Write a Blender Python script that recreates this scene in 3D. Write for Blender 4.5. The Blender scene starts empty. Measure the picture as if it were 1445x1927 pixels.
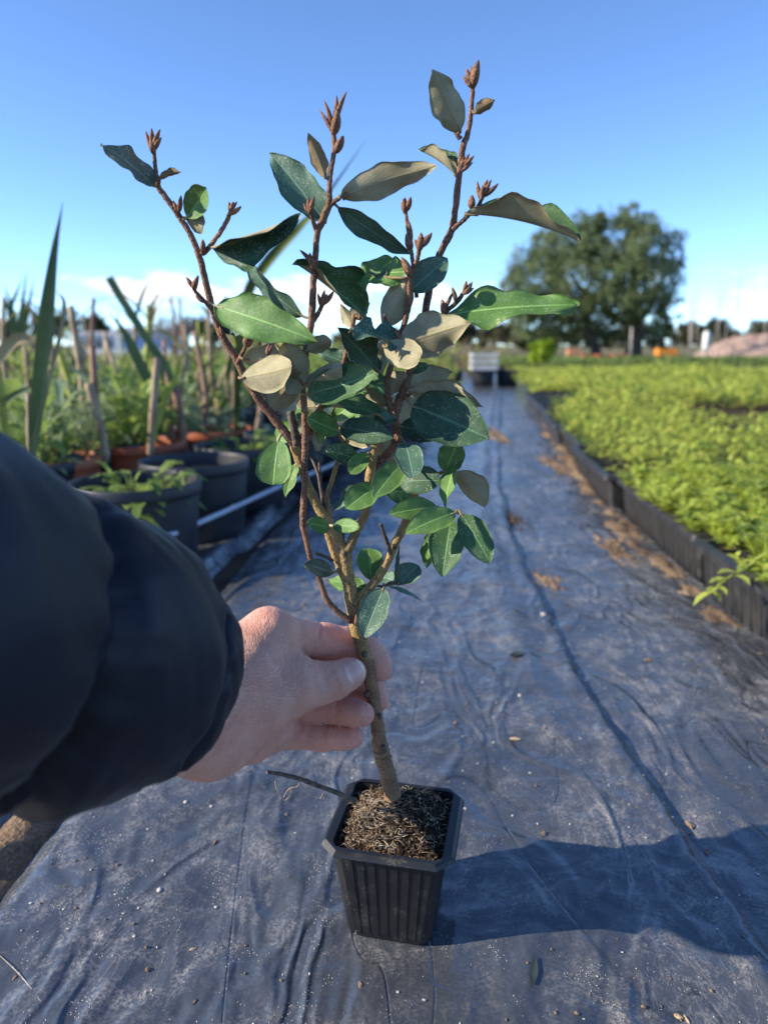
import bpy, math, random
import numpy as np
from mathutils import Vector
R = math.radians
rng = np.random.default_rng(7)
random.seed(7)
sc = bpy.context.scene
COL = sc.collection

# ------------------------------------------------------------------ camera, sky, sun, exposure
F, CX, CY = 1338.0, 722.5, 963.5            # focal length and centre in photograph pixels
PITCH, CAMH = R(13.2), 0.38
cp, sp = math.cos(PITCH), math.sin(PITCH)
cam = bpy.data.cameras.new('camera')
cam_o = bpy.data.objects.new('camera', cam); COL.objects.link(cam_o)
cam_o.location = (0, 0, CAMH); cam_o.rotation_euler = (math.pi/2 - PITCH, 0, 0)
cam.sensor_fit = 'VERTICAL'; cam.sensor_height = 36; cam.lens = 36*F/1927
cam.clip_start = 0.01; cam.clip_end = 3000
cam.dof.use_dof = True; cam.dof.focus_distance = 0.425; cam.dof.aperture_fstop = cam.lens/3.9
sc.camera = cam_o
SUN_EL, SUN_AZ = R(25.8), R(-99)             # azimuth from +Y towards +X
sun_dir = Vector((math.sin(SUN_AZ)*math.cos(SUN_EL), math.cos(SUN_AZ)*math.cos(SUN_EL), math.sin(SUN_EL)))
world = bpy.data.worlds.new('World'); sc.world = world; world.use_nodes = True
wn, wl = world.node_tree.nodes, world.node_tree.links
wn.clear()
def wnode(t, **k):
    n = wn.new(t)
    for a, b in k.items(): setattr(n, a, b)
    return n
w_out = wnode('ShaderNodeOutputWorld'); w_bg = wnode('ShaderNodeBackground'); w_bg.inputs[1].default_value = 0.15
w_sky = wnode('ShaderNodeTexSky', sky_type='NISHITA', sun_disc=False, sun_elevation=SUN_EL, sun_rotation=SUN_AZ,
              air_density=0.55, dust_density=0.0, ozone_density=2.4)
w_tint = wnode('ShaderNodeMix', data_type='RGBA', blend_type='MULTIPLY'); w_tint.inputs[0].default_value = 1; w_tint.inputs[7].default_value = (.78, .91, 1.03, 1)
wl.new(w_sky.outputs[0], w_tint.inputs[6])
w_tc = wnode('ShaderNodeTexCoord'); w_sep = wnode('ShaderNodeSeparateXYZ'); wl.new(w_tc.outputs['Generated'], w_sep.inputs[0])
def wmath(op, a, b=None, c=None):
    n = wnode('ShaderNodeMath', operation=op)
    for i, v in enumerate((a, b, c)):
        if v is None: continue
        if isinstance(v, (int, float)): n.inputs[i].default_value = v
        else: wl.new(v, n.inputs[i])
    return n.outputs[0]
w_az = wmath('ARCTAN2', w_sep.outputs[0], w_sep.outputs[1])
w_cmb = wnode('ShaderNodeCombineXYZ')
wl.new(wmath('MULTIPLY', w_az, 7.0), w_cmb.inputs[0]); wl.new(wmath('MULTIPLY', w_sep.outputs[2], 24.0), w_cmb.inputs[1]); w_cmb.inputs[2].default_value = 4.3
w_noi = wnode('ShaderNodeTexNoise'); w_noi.inputs['Scale'].default_value = 1.0; w_noi.inputs['Detail'].default_value = 7; w_noi.inputs['Roughness'].default_value = .58
wl.new(w_cmb.outputs[0], w_noi.inputs['Vector'])
def wramp(x, a, b, c=0., d=1., st='SMOOTHSTEP'):
    n = wnode('ShaderNodeMapRange', interpolation_type=st)
    wl.new(x, n.inputs[0])
    for i, v in enumerate((a, b, c, d)): n.inputs[1+i].default_value = v
    return n.outputs[0]
band = wmath('MULTIPLY', wramp(w_sep.outputs[2], .025, .06), wramp(w_sep.outputs[2], .125, .075))
cl = wramp(wmath('ADD', w_noi.outputs[0], wmath('MULTIPLY', band, .12)), .62, .76)
cl = wmath('MULTIPLY', wmath('MULTIPLY', cl, band), .9)
w_mix = wnode('ShaderNodeMix', data_type='RGBA'); w_mix.inputs[7].default_value = (4.6, 4.7, 4.9, 1)
wl.new(cl, w_mix.inputs[0]); wl.new(w_tint.outputs[2], w_mix.inputs[6])
wl.new(w_mix.outputs[2], w_bg.inputs[0]); wl.new(w_bg.outputs[0], w_out.inputs[0])
sun = bpy.data.lights.new('sun', 'SUN'); sun.energy = 3.9; sun.angle = R(.53); sun.color = (1, .89, .73)
sun_o = bpy.data.objects.new('sun', sun); COL.objects.link(sun_o)
sun_o.rotation_euler = sun_dir.to_track_quat('Z', 'Y').to_euler()
vs = sc.view_settings
vs.view_transform = 'Standard'; vs.look = 'None'; vs.exposure = 1.08; vs.gamma = 1; vs.use_curve_mapping = False
sc.cycles.use_denoising = True
sc.cycles.max_bounces = 8; sc.cycles.transparent_max_bounces = 8

# ------------------------------------------------------------------ helpers
def ray(px, py):
    u, v = (px-CX)/F, (py-CY)/F
    return np.array([u, cp-v*sp, -sp-v*cp])
def PY(px, py, Y):                        # point of the pixel's ray on the upright plane y = Y
    r = ray(px, py); t = Y/r[1]
    return r*t+np.array([0, 0, CAMH])
def PG(px, py, z=0.):                     # point of the pixel's ray at height z
    r = ray(px, py); t = (z-CAMH)/r[2]
    return r*t+np.array([0, 0, CAMH])
def mpp(py, Y):                           # metres per pixel there
    return Y/ray(CX, py)[1]/F
def unit(v):
    v = np.asarray(v, float); return v/max(np.linalg.norm(v), 1e-12)

def hash2(ix, iy, seed):
    h = (ix.astype(np.int64)*374761393+iy.astype(np.int64)*668265263+seed*974711) & 0x7fffffff
    h = ((h ^ (h >> 13))*1274126177) & 0x7fffffff
    return ((h ^ (h >> 16)) & 0xffff)/65535.
def vnoise(x, y, seed=0):                 # value noise in [-1,1]
    x = np.asarray(x, float); y = np.asarray(y, float)
    ix, iy = np.floor(x), np.floor(y); fx, fy = x-ix, y-iy
    fx = fx*fx*fx*(fx*(fx*6-15)+10); fy = fy*fy*fy*(fy*(fy*6-15)+10)
    a, b = hash2(ix, iy, seed), hash2(ix+1, iy, seed); c, d = hash2(ix, iy+1, seed), hash2(ix+1, iy+1, seed)
    return 2*((a*(1-fx)+b*fx)*(1-fy)+(c*(1-fx)+d*fx)*fy)-1
def fbm(x, y, seed=0, oct=4, gain=.5):
    s = 0; a = 1; t = 0
    for o in range(oct):
        s = s+a*vnoise(x*2**o, y*2**o, seed+o*17); t += a; a *= gain
    return s/t
def sstep(a, b, x):
    t = np.clip((np.asarray(x, float)-a)/(b-a), 0, 1); return t*t*(3-2*t)

def wloc(p):
    v = Vector((0, 0, 0))
    while p is not None: v = v+p.location; p = p.parent
    return v
def mesh(name, verts, faces, mats, smooth=True, fmat=None, uv=None):
    me = bpy.data.meshes.new(name)
    verts = np.asarray(verts, dtype=np.float32)
    if isinstance(faces, np.ndarray):
        n, k = faces.shape
        me.vertices.add(len(verts)); me.vertices.foreach_set('co', verts.ravel())
        me.loops.add(n*k); me.loops.foreach_set('vertex_index', faces.astype(np.int32).ravel())
        me.polygons.add(n); me.polygons.foreach_set('loop_start', np.arange(n, dtype=np.int32)*k)
        me.update(calc_edges=True)
    else:
        me.from_pydata([tuple(map(float, v)) for v in verts], [], [tuple(map(int, f)) for f in faces])
    for m in (mats if isinstance(mats, (list, tuple)) else [mats]): me.materials.append(m)
    if fmat is not None: me.polygons.foreach_set('material_index', np.asarray(fmat, dtype=np.int32))
    me.polygons.foreach_set('use_smooth', np.full(len(me.polygons), bool(smooth)))
    if uv is not None:
        l = me.uv_layers.new(name='UVMap'); vi = np.zeros(len(me.loops), dtype=np.int32); me.loops.foreach_get('vertex_index', vi)
        l.data.foreach_set('uv', np.asarray(uv, dtype=np.float32)[vi].ravel())
    me.update()
    return me
def obj(name, verts, faces, mats, parent=None, smooth=True, fmat=None, uv=None):
    verts = np.asarray(verts, float)
    if parent is not None: verts = verts-np.array(wloc(parent))
    o = bpy.data.objects.new(name, mesh(name, verts, faces, mats, smooth, fmat, uv)); COL.objects.link(o)
    if parent is not None: o.parent = parent
    return o
def tag(o, label=None, cat=None, group=None, kind=None):
    if label: o['label'] = label
    if cat: o['category'] = cat
    if group: o['group'] = group
    if kind: o['kind'] = kind
    return o
def thing(name, loc, label, cat, group=None):
    o = bpy.data.objects.new(name, None); COL.objects.link(o); o.location = tuple(map(float, loc)); o.empty_display_size = .02
    return tag(o, label, cat, group)
def dup(o, parent=None):
    c = o.copy(); COL.objects.link(c); c.parent = parent
    for ch in list(o.children): dup(ch, c)
    return c

def catmull(pts, n):
    P = np.asarray(pts, float); m = len(P)
    if m == 2:
        t = np.linspace(0, 1, n+1)[:, None]; return P[0]*(1-t)+P[1]*t
    Q = np.vstack([2*P[0]-P[1], P, 2*P[-1]-P[-2]]); out = []
    for i in range(m-1):
        p0, p1, p2, p3 = Q[i:i+4]
        for t in np.arange(n)/n:
            out.append(.5*((2*p1)+(-p0+p2)*t+(2*p0-5*p1+4*p2-p3)*t*t+(-p0+3*p1-3*p2+p3)*t**3))
    out.append(P[-1]); return np.array(out)
def frames(C):
    T = np.gradient(C, axis=0); T /= np.linalg.norm(T, axis=1)[:, None]+1e-12
    up = np.array([0, -1., 0]) if abs(T[0][1]) < .9 else np.array([1., 0, 0])
    n = unit(up-T[0]*np.dot(up, T[0])); N = []
    for t in T:
        n = unit(n-t*np.dot(n, t)); N.append(n)
    N = np.array(N); return T, N, np.cross(T, N)
def tube(C, r, k=8, cap=True, ell=None):
    C = np.asarray(C, float); r = np.broadcast_to(r, (len(C),)) if np.ndim(r) < 2 else np.asarray(r)
    T, N, B = frames(C); a = np.arange(k)/k*2*np.pi
    rr = r[:, None] if r.ndim == 1 else r
    V = C[:, None]+N[:, None]*(np.cos(a)[None]*rr)[..., None]+B[:, None]*(np.sin(a)[None]*rr*(ell or 1))[..., None]
    V = V.reshape(-1, 3); m = len(C); i = np.arange(m-1)[:, None]; j = np.arange(k)[None]
    q = np.stack([i*k+j, i*k+(j+1) % k, (i+1)*k+(j+1) % k, (i+1)*k+j], -1).reshape(-1, 4)
    Fc = [tuple(x) for x in q]
    if cap: Fc += [tuple(range(k))[::-1], tuple(range((m-1)*k, m*k))]
    return V, Fc
def join(parts):
    V = []; Fc = []; o = 0
    for v, f in parts:
        V.append(np.asarray(v)); Fc += [tuple(int(x)+o for x in q) for q in f]; o += len(v)
    return np.vstack(V), Fc
def box(c, s, rz=0.):
    x, y, z = np.array(s)/2
    v = np.array([(-x,-y,-z),(x,-y,-z),(x,y,-z),(-x,y,-z),(-x,-y,z),(x,-y,z),(x,y,z),(-x,y,z)])
    ca, sa = math.cos(rz), math.sin(rz)
    v = np.stack([v[:, 0]*ca-v[:, 1]*sa, v[:, 0]*sa+v[:, 1]*ca, v[:, 2]], 1)+np.array(c)
    return v, [(3,2,1,0),(4,5,6,7),(0,1,5,4),(1,2,6,5),(2,3,7,6),(3,0,4,7)]
def gridfaces(nu, nv):
    i = np.arange(nu-1)[:, None]; j = np.arange(nv-1)[None]
    return np.stack([i*nv+j, (i+1)*nv+j, (i+1)*nv+j+1, i*nv+j+1], -1).reshape(-1, 4)

# ------------------------------------------------------------------ materials
class M:
    def __init__(s, name, rough=.6, spec=.5):
        s.m = bpy.data.materials.new(name); s.m.use_nodes = True; s.n = s.m.node_tree.nodes; s.l = s.m.node_tree.links
        s.b = s.n['Principled BSDF']; s.out = s.n['Material Output']
        s.b.inputs['Roughness'].default_value = rough; s.b.inputs['Specular IOR Level'].default_value = spec
    def node(s, t, **k):
        n = s.n.new(t)
        for a, b in k.items(): setattr(n, a, b)
        return n
    def put(s, sock, v):
        if isinstance(v, (int, float)): sock.default_value = v
        elif isinstance(v, (tuple, list)): sock.default_value = tuple(v)+((1,) if len(v) == 3 and len(sock.default_value) == 4 else ())
        else: s.l.new(v, sock)
    def coord(s, kind='Object', scale=(1, 1, 1)):
        tc = s.node('ShaderNodeTexCoord'); mp = s.node('ShaderNodeMapping'); mp.inputs['Scale'].default_value = scale
        s.l.new(tc.outputs[kind], mp.inputs['Vector']); return mp.outputs[0]
    def pos(s, scale=(1, 1, 1)):
        g = s.node('ShaderNodeNewGeometry'); mp = s.node('ShaderNodeMapping'); mp.inputs['Scale'].default_value = scale
        s.l.new(g.outputs['Position'], mp.inputs['Vector']); return mp.outputs[0]
    def noise(s, vec, scale, detail=4, rough=.55, dist=0.):
        n = s.node('ShaderNodeTexNoise'); s.l.new(vec, n.inputs['Vector'])
        n.inputs['Scale'].default_value = scale; n.inputs['Detail'].default_value = detail; n.inputs['Roughness'].default_value = rough; n.inputs['Distortion'].default_value = dist
        return n.outputs[0]
    def voro(s, vec, scale, feature='F1', out=0):
        n = s.node('ShaderNodeTexVoronoi', feature=feature); s.l.new(vec, n.inputs['Vector']); n.inputs['Scale'].default_value = scale
        return n.outputs[out]
    def ramp(s, x, a, b, c=0., d=1.):
        n = s.node('ShaderNodeMapRange', interpolation_type='SMOOTHSTEP'); s.put(n.inputs[0], x)
        for i, v in enumerate((a, b, c, d)): s.put(n.inputs[1+i], v)
        return n.outputs[0]
    def math(s, op, a, b=0., c=0.):
        n = s.node('ShaderNodeMath', operation=op)
        for i, v in enumerate((a, b, c)): s.put(n.inputs[i], v)
        return n.outputs[0]
    def mix(s, f, a, b):
        n = s.node('ShaderNodeMix', data_type='RGBA'); s.put(n.inputs[0], f); s.put(n.inputs[6], a); s.put(n.inputs[7], b); return n.outputs[2]
    def rand(s):
        return s.node('ShaderNodeObjectInfo').outputs['Random']
    def col(s, v): s.put(s.b.inputs['Base Color'], v); return s
    def bump(s, h, strength=.5, dist=.001):
        n = s.node('ShaderNodeBump'); n.inputs['Strength'].default_value = strength; n.inputs['Distance'].default_value = dist
        s.l.new(h, n.inputs['Height']); s.l.new(n.outputs[0], s.b.inputs['Normal']); return n
    def translucent(s, f, c):
        t = s.node('ShaderNodeBsdfTranslucent'); s.put(t.inputs[0], c); mx = s.node('ShaderNodeMixShader'); mx.inputs[0].default_value = f
        s.l.new(s.b.outputs[0], mx.inputs[1]); s.l.new(t.outputs[0], mx.inputs[2]); s.l.new(mx.outputs[0], s.out.inputs[0]); return s

def simple(name, c1, c2, scale, rough=.6, bump=0., spec=.5, kind='Object', dist=.002):
    m = M(name, rough, spec); v = m.coord(kind); n = m.noise(v, scale, 5)
    m.col(m.mix(m.ramp(n, .3, .7), c1, c2))
    if bump: m.bump(n, bump, dist)
    return m.m
def leaf_top(name, c1, c2, speck):
    m = M(name, .54, .32); v = m.coord('Object'); uv = m.coord('UV')
    n = m.noise(v, 55, 4); rd = m.rand()
    c = m.mix(m.ramp(n, .32, .68), c1, c2)
    sx = m.node('ShaderNodeSeparateXYZ'); m.l.new(uv, sx.inputs[0])
    av = m.math('ABSOLUTE', m.math('SUBTRACT', sx.outputs[1], .5))
    rib = m.ramp(av, .012, .035, 1., 0.)
    ph = m.math('ADD', m.math('MULTIPLY', sx.outputs[0], 9.), m.math('MULTIPLY', av, -9.))
    vein = m.ramp(m.math('ABSOLUTE', m.math('SUBTRACT', m.math('FRACT', ph), .5)), .0, .07, 1., 0.)
    c = m.mix(m.math('MULTIPLY', vein, .07), c, tuple(min(1, x*2.2+.02) for x in c2))
    c = m.mix(m.math('MULTIPLY', rib, .55), c, tuple(min(1, x*2.4+.03) for x in c2))
    dd = m.voro(v, 800); sz = m.noise(v, 150, 2)
    sp_ = m.math('MULTIPLY', m.ramp(dd, .22, .36, 1., 0.), m.ramp(sz, .42, .58, 0, .85))
    sp_ = m.math('MULTIPLY', sp_, m.ramp(rd, 0., 1., speck*.5, speck))
    c = m.mix(sp_, c, (.50, .56, .44)); m.col(c)
    h = m.math('ADD', m.math('MULTIPLY', m.math('ADD', rib, m.math('MULTIPLY', vein, .25)), -.6), m.noise(v, 420, 3))
    m.bump(h, .45, .0005)
    return m.translucent(.16, tuple(x*1.5 for x in c2)).m
def leaf_under(name, c1, c2):
    m = M(name, .72, .25); v = m.coord('Object'); uv = m.coord('UV')
    n = m.noise(v, 75, 4); fine = m.noise(v, 1500, 2)
    c = m.mix(m.ramp(n, .3, .7), c1, c2)
    c = m.mix(m.ramp(fine, .56, .66, 0, .55), c, (.16, .10, .05))
    sx = m.node('ShaderNodeSeparateXYZ'); m.l.new(uv, sx.inputs[0])
    av = m.math('ABSOLUTE', m.math('SUBTRACT', sx.outputs[1], .5)); rib = m.ramp(av, .015, .04, 1., 0.)
    ph = m.math('ADD', m.math('MULTIPLY', sx.outputs[0], 9.), m.math('MULTIPLY', av, -9.))
    vein = m.ramp(m.math('ABSOLUTE', m.math('SUBTRACT', m.math('FRACT', ph), .5)), .0, .08, 1., 0.)
    c = m.mix(m.math('MULTIPLY', rib, .6), c, (.46, .38, .20)); m.col(c)
    m.bump(m.math('ADD', m.math('ADD', rib, m.math('MULTIPLY', vein, .4)), m.math('MULTIPLY', fine, .5)), .5, .0005)
    return m.translucent(.10, (.30, .34, .10)).m
def bark(name, c1, c2, c3):
    m = M(name, .75, .3); v = m.coord('Object')
    n = m.noise(v, 90, 4); d = m.noise(v, 1100, 3); g = m.voro(v, 520)
    c = m.mix(m.ramp(n, .3, .7), c1, c2)
    c = m.mix(m.ramp(d, .50, .62, 0, .75), c, c3); c = m.mix(m.ramp(g, .08, .2, .5, 0), c, tuple(x*.35 for x in c1)); m.col(c)
    m.bump(m.math('ADD', d, m.math('MULTIPLY', g, .8)), .8, .0006)
    return m.m
def foliage(name, c1, c2, tr=.3, rough=.5, vary=.5):
    m = M(name, rough, .35); v = m.coord('Object'); n = m.noise(v, 2.2, 5, .75); w = m.node('ShaderNodeTexWhiteNoise')
    g = m.node('ShaderNodeNewGeometry'); m.l.new(g.outputs['Random Per Island'], w.inputs['Vector'])
    f = m.math('ADD', m.math('MULTIPLY', m.ramp(n, .3, .7), 1-vary), m.math('MULTIPLY', g.outputs['Random Per Island'], vary))
    c = m.mix(f, c1, c2); m.col(c)
    return m.translucent(tr, tuple(min(1, x*1.3) for x in c2)).m

MT = {}
MT['top_d'] = leaf_top('leaf_dark', (.032, .078, .042), (.056, .118, .062), .7)
MT['top_m'] = leaf_top('leaf_mid', (.052, .125, .044), (.090, .180, .066), .9)
MT['top_b'] = leaf_top('leaf_bright', (.090, .195, .046), (.150, .280, .076), .7)
MT['top_t'] = leaf_top('leaf_teal', (.056, .130, .090), (.100, .190, .125), .85)
MT['top_w'] = leaf_top('leaf_frosted', (.060, .095, .060), (.20, .22, .15), 1.0)
MT['und'] = leaf_under('leaf_underside', (.31, .28, .165), (.45, .41, .26))
MT['und_b'] = leaf_under('leaf_underside_brown', (.24, .165, .085), (.34, .25, .13))
MT['bark_old'] = bark('bark_trunk', (.200, .130, .055), (.360, .240, .095), (.52, .38, .17))
MT['bark_base'] = bark('bark_base', (.155, .084, .045), (.260, .150, .082), (.35, .225, .125))
MT['bark_new'] = bark('bark_young', (.110, .052, .034), (.215, .105, .065), (.36, .23, .14))
MT['bud'] = bark('bud_scales', (.120, .050, .030), (.235, .110, .062), (.36, .21, .12))
MT['dry'] = simple('dry_twig', (.06, .045, .035), (.16, .12, .085), 300, .85, .4)

# ------------------------------------------------------------------ the ground and the plastic sheets
def bend(y):                                # the path drifts to the right with distance
    y = np.asarray(y, float); return .165*.35*np.logaddexp(0, (y-1.4)/.35)
def sand_mat(name, c1, c2, c3):
    m = M(name, .9, .2); v = m.pos(); n = m.noise(v, 9, 6, .6); g = m.noise(v, 420, 4, .7); k = m.voro(v, 260)
    c = m.mix(m.ramp(n, .35, .65), c1, c2); c = m.mix(m.ramp(g, .5, .7, 0, .8), c, c3); c = m.mix(m.ramp(k, .1, .3, .45, 0.), c, (.05, .035, .025)); m.col(c)
    m.bump(m.math('ADD', g, k), .9, .004); return m.m
MT['sand'] = sand_mat('sandy_soil', (.16, .105, .068), (.36, .25, .155), (.46, .35, .24))
MT['soil'] = sand_mat('dark_soil', (.060, .042, .030), (.13, .090, .060), (.20, .15, .10))
def far_ground():
    m = M('far_field', .95, .1); v = m.pos(); n = m.noise(v, .35, 6, .65); n2 = m.noise(v, 3.0, 5, .7)
    c = m.mix(m.ramp(n, .40, .62), (.22, .165, .10), (.105, .135, .045)); c = m.mix(m.ramp(n2, .45, .7, 0, .6), c, (.16, .17, .07)); m.col(c); m.bump(n2, .6, .05); return m.m
MT['far'] = far_ground()
def sheet_mat(name, dust_amt):
    m = M(name, .34, 1.0); v = m.pos()
    big = m.noise(v, 6.5, 4, .6, .4); mid = m.noise(v, 42, 5, .66, .5); fine = m.noise(v, 420, 4, .75); gr = m.voro(v, 460)
    patch = m.ramp(big, .36, .62); cl = m.ramp(mid, .44, .64)
    dust = m.math('MULTIPLY', m.math('ADD', m.math('MULTIPLY', m.math('MULTIPLY', patch, cl), .52), .05), m.ramp(fine, .40, .64))
    spots = m.math('MULTIPLY', m.ramp(gr, .12, .26, 1., 0.), m.ramp(m.noise(v, 30, 5, .7), .52, .60))
    scr = m.noise(m.pos((1, .30, 1)), 17, 6, .68, 3.0); smear = m.math('MULTIPLY', m.ramp(m.math('ABSOLUTE', m.math('SUBTRACT', scr, .5)), .0, .016, 1., 0.), m.ramp(big, .45, .6))
    line = m.math('MULTIPLY', m.ramp(m.math('ABSOLUTE', m.math('SUBTRACT', m.noise(m.pos((1, .22, 1)), 7, 2, .5, .6), .5)), 0., .006, 1., 0.), .55)
    f = m.math('MULTIPLY', m.math('ADD', dust, m.math('ADD', m.math('MULTIPLY', spots, .9), m.math('MULTIPLY', smear, .30))), dust_amt)
    f = m.math('MINIMUM', f, .85)
    base = m.mix(m.ramp(big, .3, .7), (.044, .051, .064), (.068, .076, .090))
    base = m.mix(line, base, (.012, .015, .022))
    m.col(m.mix(f, base, (.42, .385, .345)))
    m.put(m.b.inputs['Roughness'], m.math('ADD', m.ramp(mid, .3, .7, .20, .30), m.math('MULTIPLY', f, .4)))
    wr = m.noise(m.pos((1, .5, 1)), 9, 2.5, .5, .9); wr2 = m.noise(m.pos((.8, 1, 1)), 34, 2.5, .5, .8)
    ridge = m.math('ABSOLUTE', m.math('SUBTRACT', m.noise(m.pos((1, .45, 1)), 13, 2, .5, 1.2), .5))
    h = m.math('ADD', m.math('ADD', m.math('MULTIPLY', wr, 1.0), m.math('MULTIPLY', wr2, .30)), m.math('ADD', m.math('MULTIPLY', m.ramp(ridge, 0., .13, .21, 0.), 1.), m.math('MULTIPLY', m.math('ADD', spots, m.math('MULTIPLY', line, -1.5)), .05)))
    m.bump(h, .72, .012)
    return m.m
MT['sheet'] = sheet_mat('black_plastic_film', 1.0)
MT['sheet2'] = sheet_mat('black_plastic_film_dusty', 1.25)

def ground_obj(name, x0, x1, ys, mat, zf, nx):
    xs = np.linspace(x0, x1, nx); X, Y = np.meshgrid(xs, ys, indexing='ij')
    Z = zf(X, Y); V = np.stack([X+bend(Y), Y, Z], -1).reshape(-1, 3)
    o = obj(name, V, gridfaces(nx, len(ys)), mat); o['kind'] = 'structure'; return o
ys_near = np.concatenate([np.arange(.12, 1.3, .007), np.geomspace(1.3, 9.5, 170)])
# bare earth everywhere, one sheet to the horizon
xs = np.concatenate([-np.geomspace(600, 2, 24), np.linspace(-1.6, 1.6, 150), np.geomspace(2, 600, 24)])
yy = np.concatenate([[-60, -8, -1, -.2], np.arange(0, 3, .02), np.geomspace(3, 1500, 60)])
X, Y = np.meshgrid(xs, yy, indexing='ij')
Z = -.016+.008*fbm(X*9, Y*9, 3)*(np.abs(X) < 2)*(Y < 5)
o = obj('ground', np.stack([X, Y, Z], -1).reshape(-1, 3), gridfaces(len(xs), len(yy)), [MT['soil'], MT['far']])
cy = np.array([p.center.y for p in o.data.polygons]); cx = np.array([p.center.x for p in o.data.polygons])
o.data.polygons.foreach_set('material_index', ((cy > 8.5) | (np.abs(cx) > 6)).astype(np.int32)); o['kind'] = 'structure'

def zc(X, Y):                               # the middle sheet, its right edge lifted into a fold
    xf = .224+.016*np.exp(-((Y-.30)/.25)**2)+.010*fbm(Y*4, Y*0, 5, 5, .6)
    e = X-xf
    z = .0045+.0040*fbm(X*8, Y*5, 11)+.0022*fbm(X*24, Y*15, 12, 3)+.0016*np.maximum(0, fbm(X*11+Y*4, Y*3, 15, 2))**.7
    z = z+.0028*np.exp(-((e+.010)/.011)**2)*np.clip(.75+.9*fbm(Y*5, X*0, 13), .1, 1.6)+.004*np.exp(-((e+.055)/.02)**2)*sstep(.3, .9, Y)
    z = z-(.0065+.003*fbm(Y*7, X*0, 19))*sstep(-.004, .004, e)
    left = -.255+.02*fbm(Y*5, Y*0, 14)-X
    z = z-.010*sstep(-.006, .02, left)
    flat = np.exp(-(((X-.008)/.055)**4+((Y-.414)/.055)**4))   # lies flat under the pot
    return z*(1-flat)+.0015*flat
sheet = ground_obj('plastic_sheet_path', -.28, .245, ys_near, MT['sheet'], zc, 110)
def zr(X, Y):
    z = .0005+.0028*fbm(X*9, Y*3.2, 21)+.0055*fbm(X*5+Y*2, Y*24, 23, 2)*sstep(.28, .42, X)
    z = z-.004*sstep(.44, .49, X)
    return z
ground_obj('plastic_sheet_right', .15, .50, ys_near, MT['sheet2'], zr, 70)
def zl(X, Y):
    e = X+.315-.022*fbm(Y*4, Y*0, 31, 3)
    z = -.002+.004*fbm(X*8, Y*6, 32)
    z = z+.030*np.exp(-((e+.02)/.022)**2)*sstep(.5, .95, Y)*(.6+.5*fbm(Y*5, X*0, 33))
    return np.where(e > 0, -.03, z)
ground_obj('plastic_sheet_left', -2.6, -.28, ys_near, MT['sheet'], zl, 130)
# sand washed up along the trays and beside the left edge
def sand_strip(name, xc, w, hgt, y0, y1, seed, mat):
    ys = np.arange(y0, y1, .012); xs = np.linspace(-1, 1, 17); A, B = np.meshgrid(xs, ys, indexing='ij')
    wd = w*(.75+.55*fbm(B*3.1, B*0, seed, 3)); X = xc+A*wd+.02*fbm(B*2, B*0, seed+1)
    Z = hgt*(1-A*A)*(.55+.9*fbm(X*14, B*9, seed+2)+.5*fbm(X*60, B*60, seed+5, 3))-.0065
    o = obj(name, np.stack([X+bend(B), B, Z], -1).reshape(-1, 3), gridfaces(17, len(ys)), mat); o['kind'] = 'structure'
sand_strip('sand_strip_right', .452, .052, .0145, .5, 4.9, 41, MT['sand'])
sand_strip('sand_strip_left', -.292, .034, .013, .22, .62, 47, MT['sand'])
# drifts of washed-in soil lying on the film
def drift(name, cx_, cy_, rx, ry, h, mat, seed, base):
    n = 70; a = np.linspace(-1, 1, n); A, B = np.meshgrid(a, a, indexing='ij'); rr = np.sqrt(A*A+B*B)
    e = .75-rr+.75*fbm(A*2.8, B*2.8, seed, 5, .65); Z = base(cx_+A*rx-bend(cy_), cy_+B*ry)-.0012+h*np.clip(e, -.5, .5)+.55*h*fbm(A*16, B*16, seed+4, 3)*(e > -.4)
    o = obj(name, np.stack([cx_+A*rx, cy_+B*ry, Z], -1).reshape(-1, 3), gridfaces(n, n), mat); o['kind'] = 'stuff'; return o
for i, (a, lab, mt) in enumerate([((.285, 1.56, .05, .17, .007), 'brown crumbly soil drifted on the path beside the fold', 'soil'), ((.47, 3.15, .14, .34, .010), 'pale sand washed across the far path', 'sand'),
                 ((.27, 1.13, .030, .075, .006), 'small tan drift of grit and straw beside the fold', 'sand'), ((.44, 1.30, .03, .14, .007), 'tan sand drift at the tray foot', 'sand'), ((.56, 2.3, .05, .3, .008), 'tan sand spread beside the far trays', 'sand')]):
    tag(drift('soil_drift', *a, MT[mt], 60+i, zc if a[0]-bend(a[1]) < .2 else zr), lab, 'soil')

# ------------------------------------------------------------------ the square nursery pot
def pot_mat():
    m = M('pot_plastic', .42, .5); v = m.coord('Object'); n = m.noise(v, 60, 5, .65); d = m.noise(v, 700, 3, .7); g = m.voro(v, 330)
    f = m.math('MULTIPLY', m.ramp(n, .54, .76), m.ramp(d, .45, .65, 0, .35))
    f = m.math('MAXIMUM', f, m.math('MULTIPLY', m.ramp(g, .08, .14, 1., 0.), m.ramp(n, .52, .6, 0, .55)))
    m.col(m.mix(f, (.012, .0125, .014), (.36, .31, .25))); m.put(m.b.inputs['Roughness'], m.ramp(n, .3, .7, .34, .52)); m.bump(n, .25, .001); return m.m
MT['pot'] = pot_mat()
POT = np.array([.008, .414, 0.]); PROT = R(-11.5); PZ = .0735
def rsq(hw, hd, ch, z, n=3, sc_=1.):       # a square loop with chamfer-rounded corners
    out = []
    for sx, sy, a0 in ((1, -1, -90), (1, 1, 0), (-1, 1, 90), (-1, -1, 180)):
        for k in range(n+1):
            a = R(a0+90*k/n); out.append((sx*(hw-ch)+ch*math.cos(a), sy*(hd-ch)+ch*math.sin(a), z))
    return np.array(out)
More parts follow.
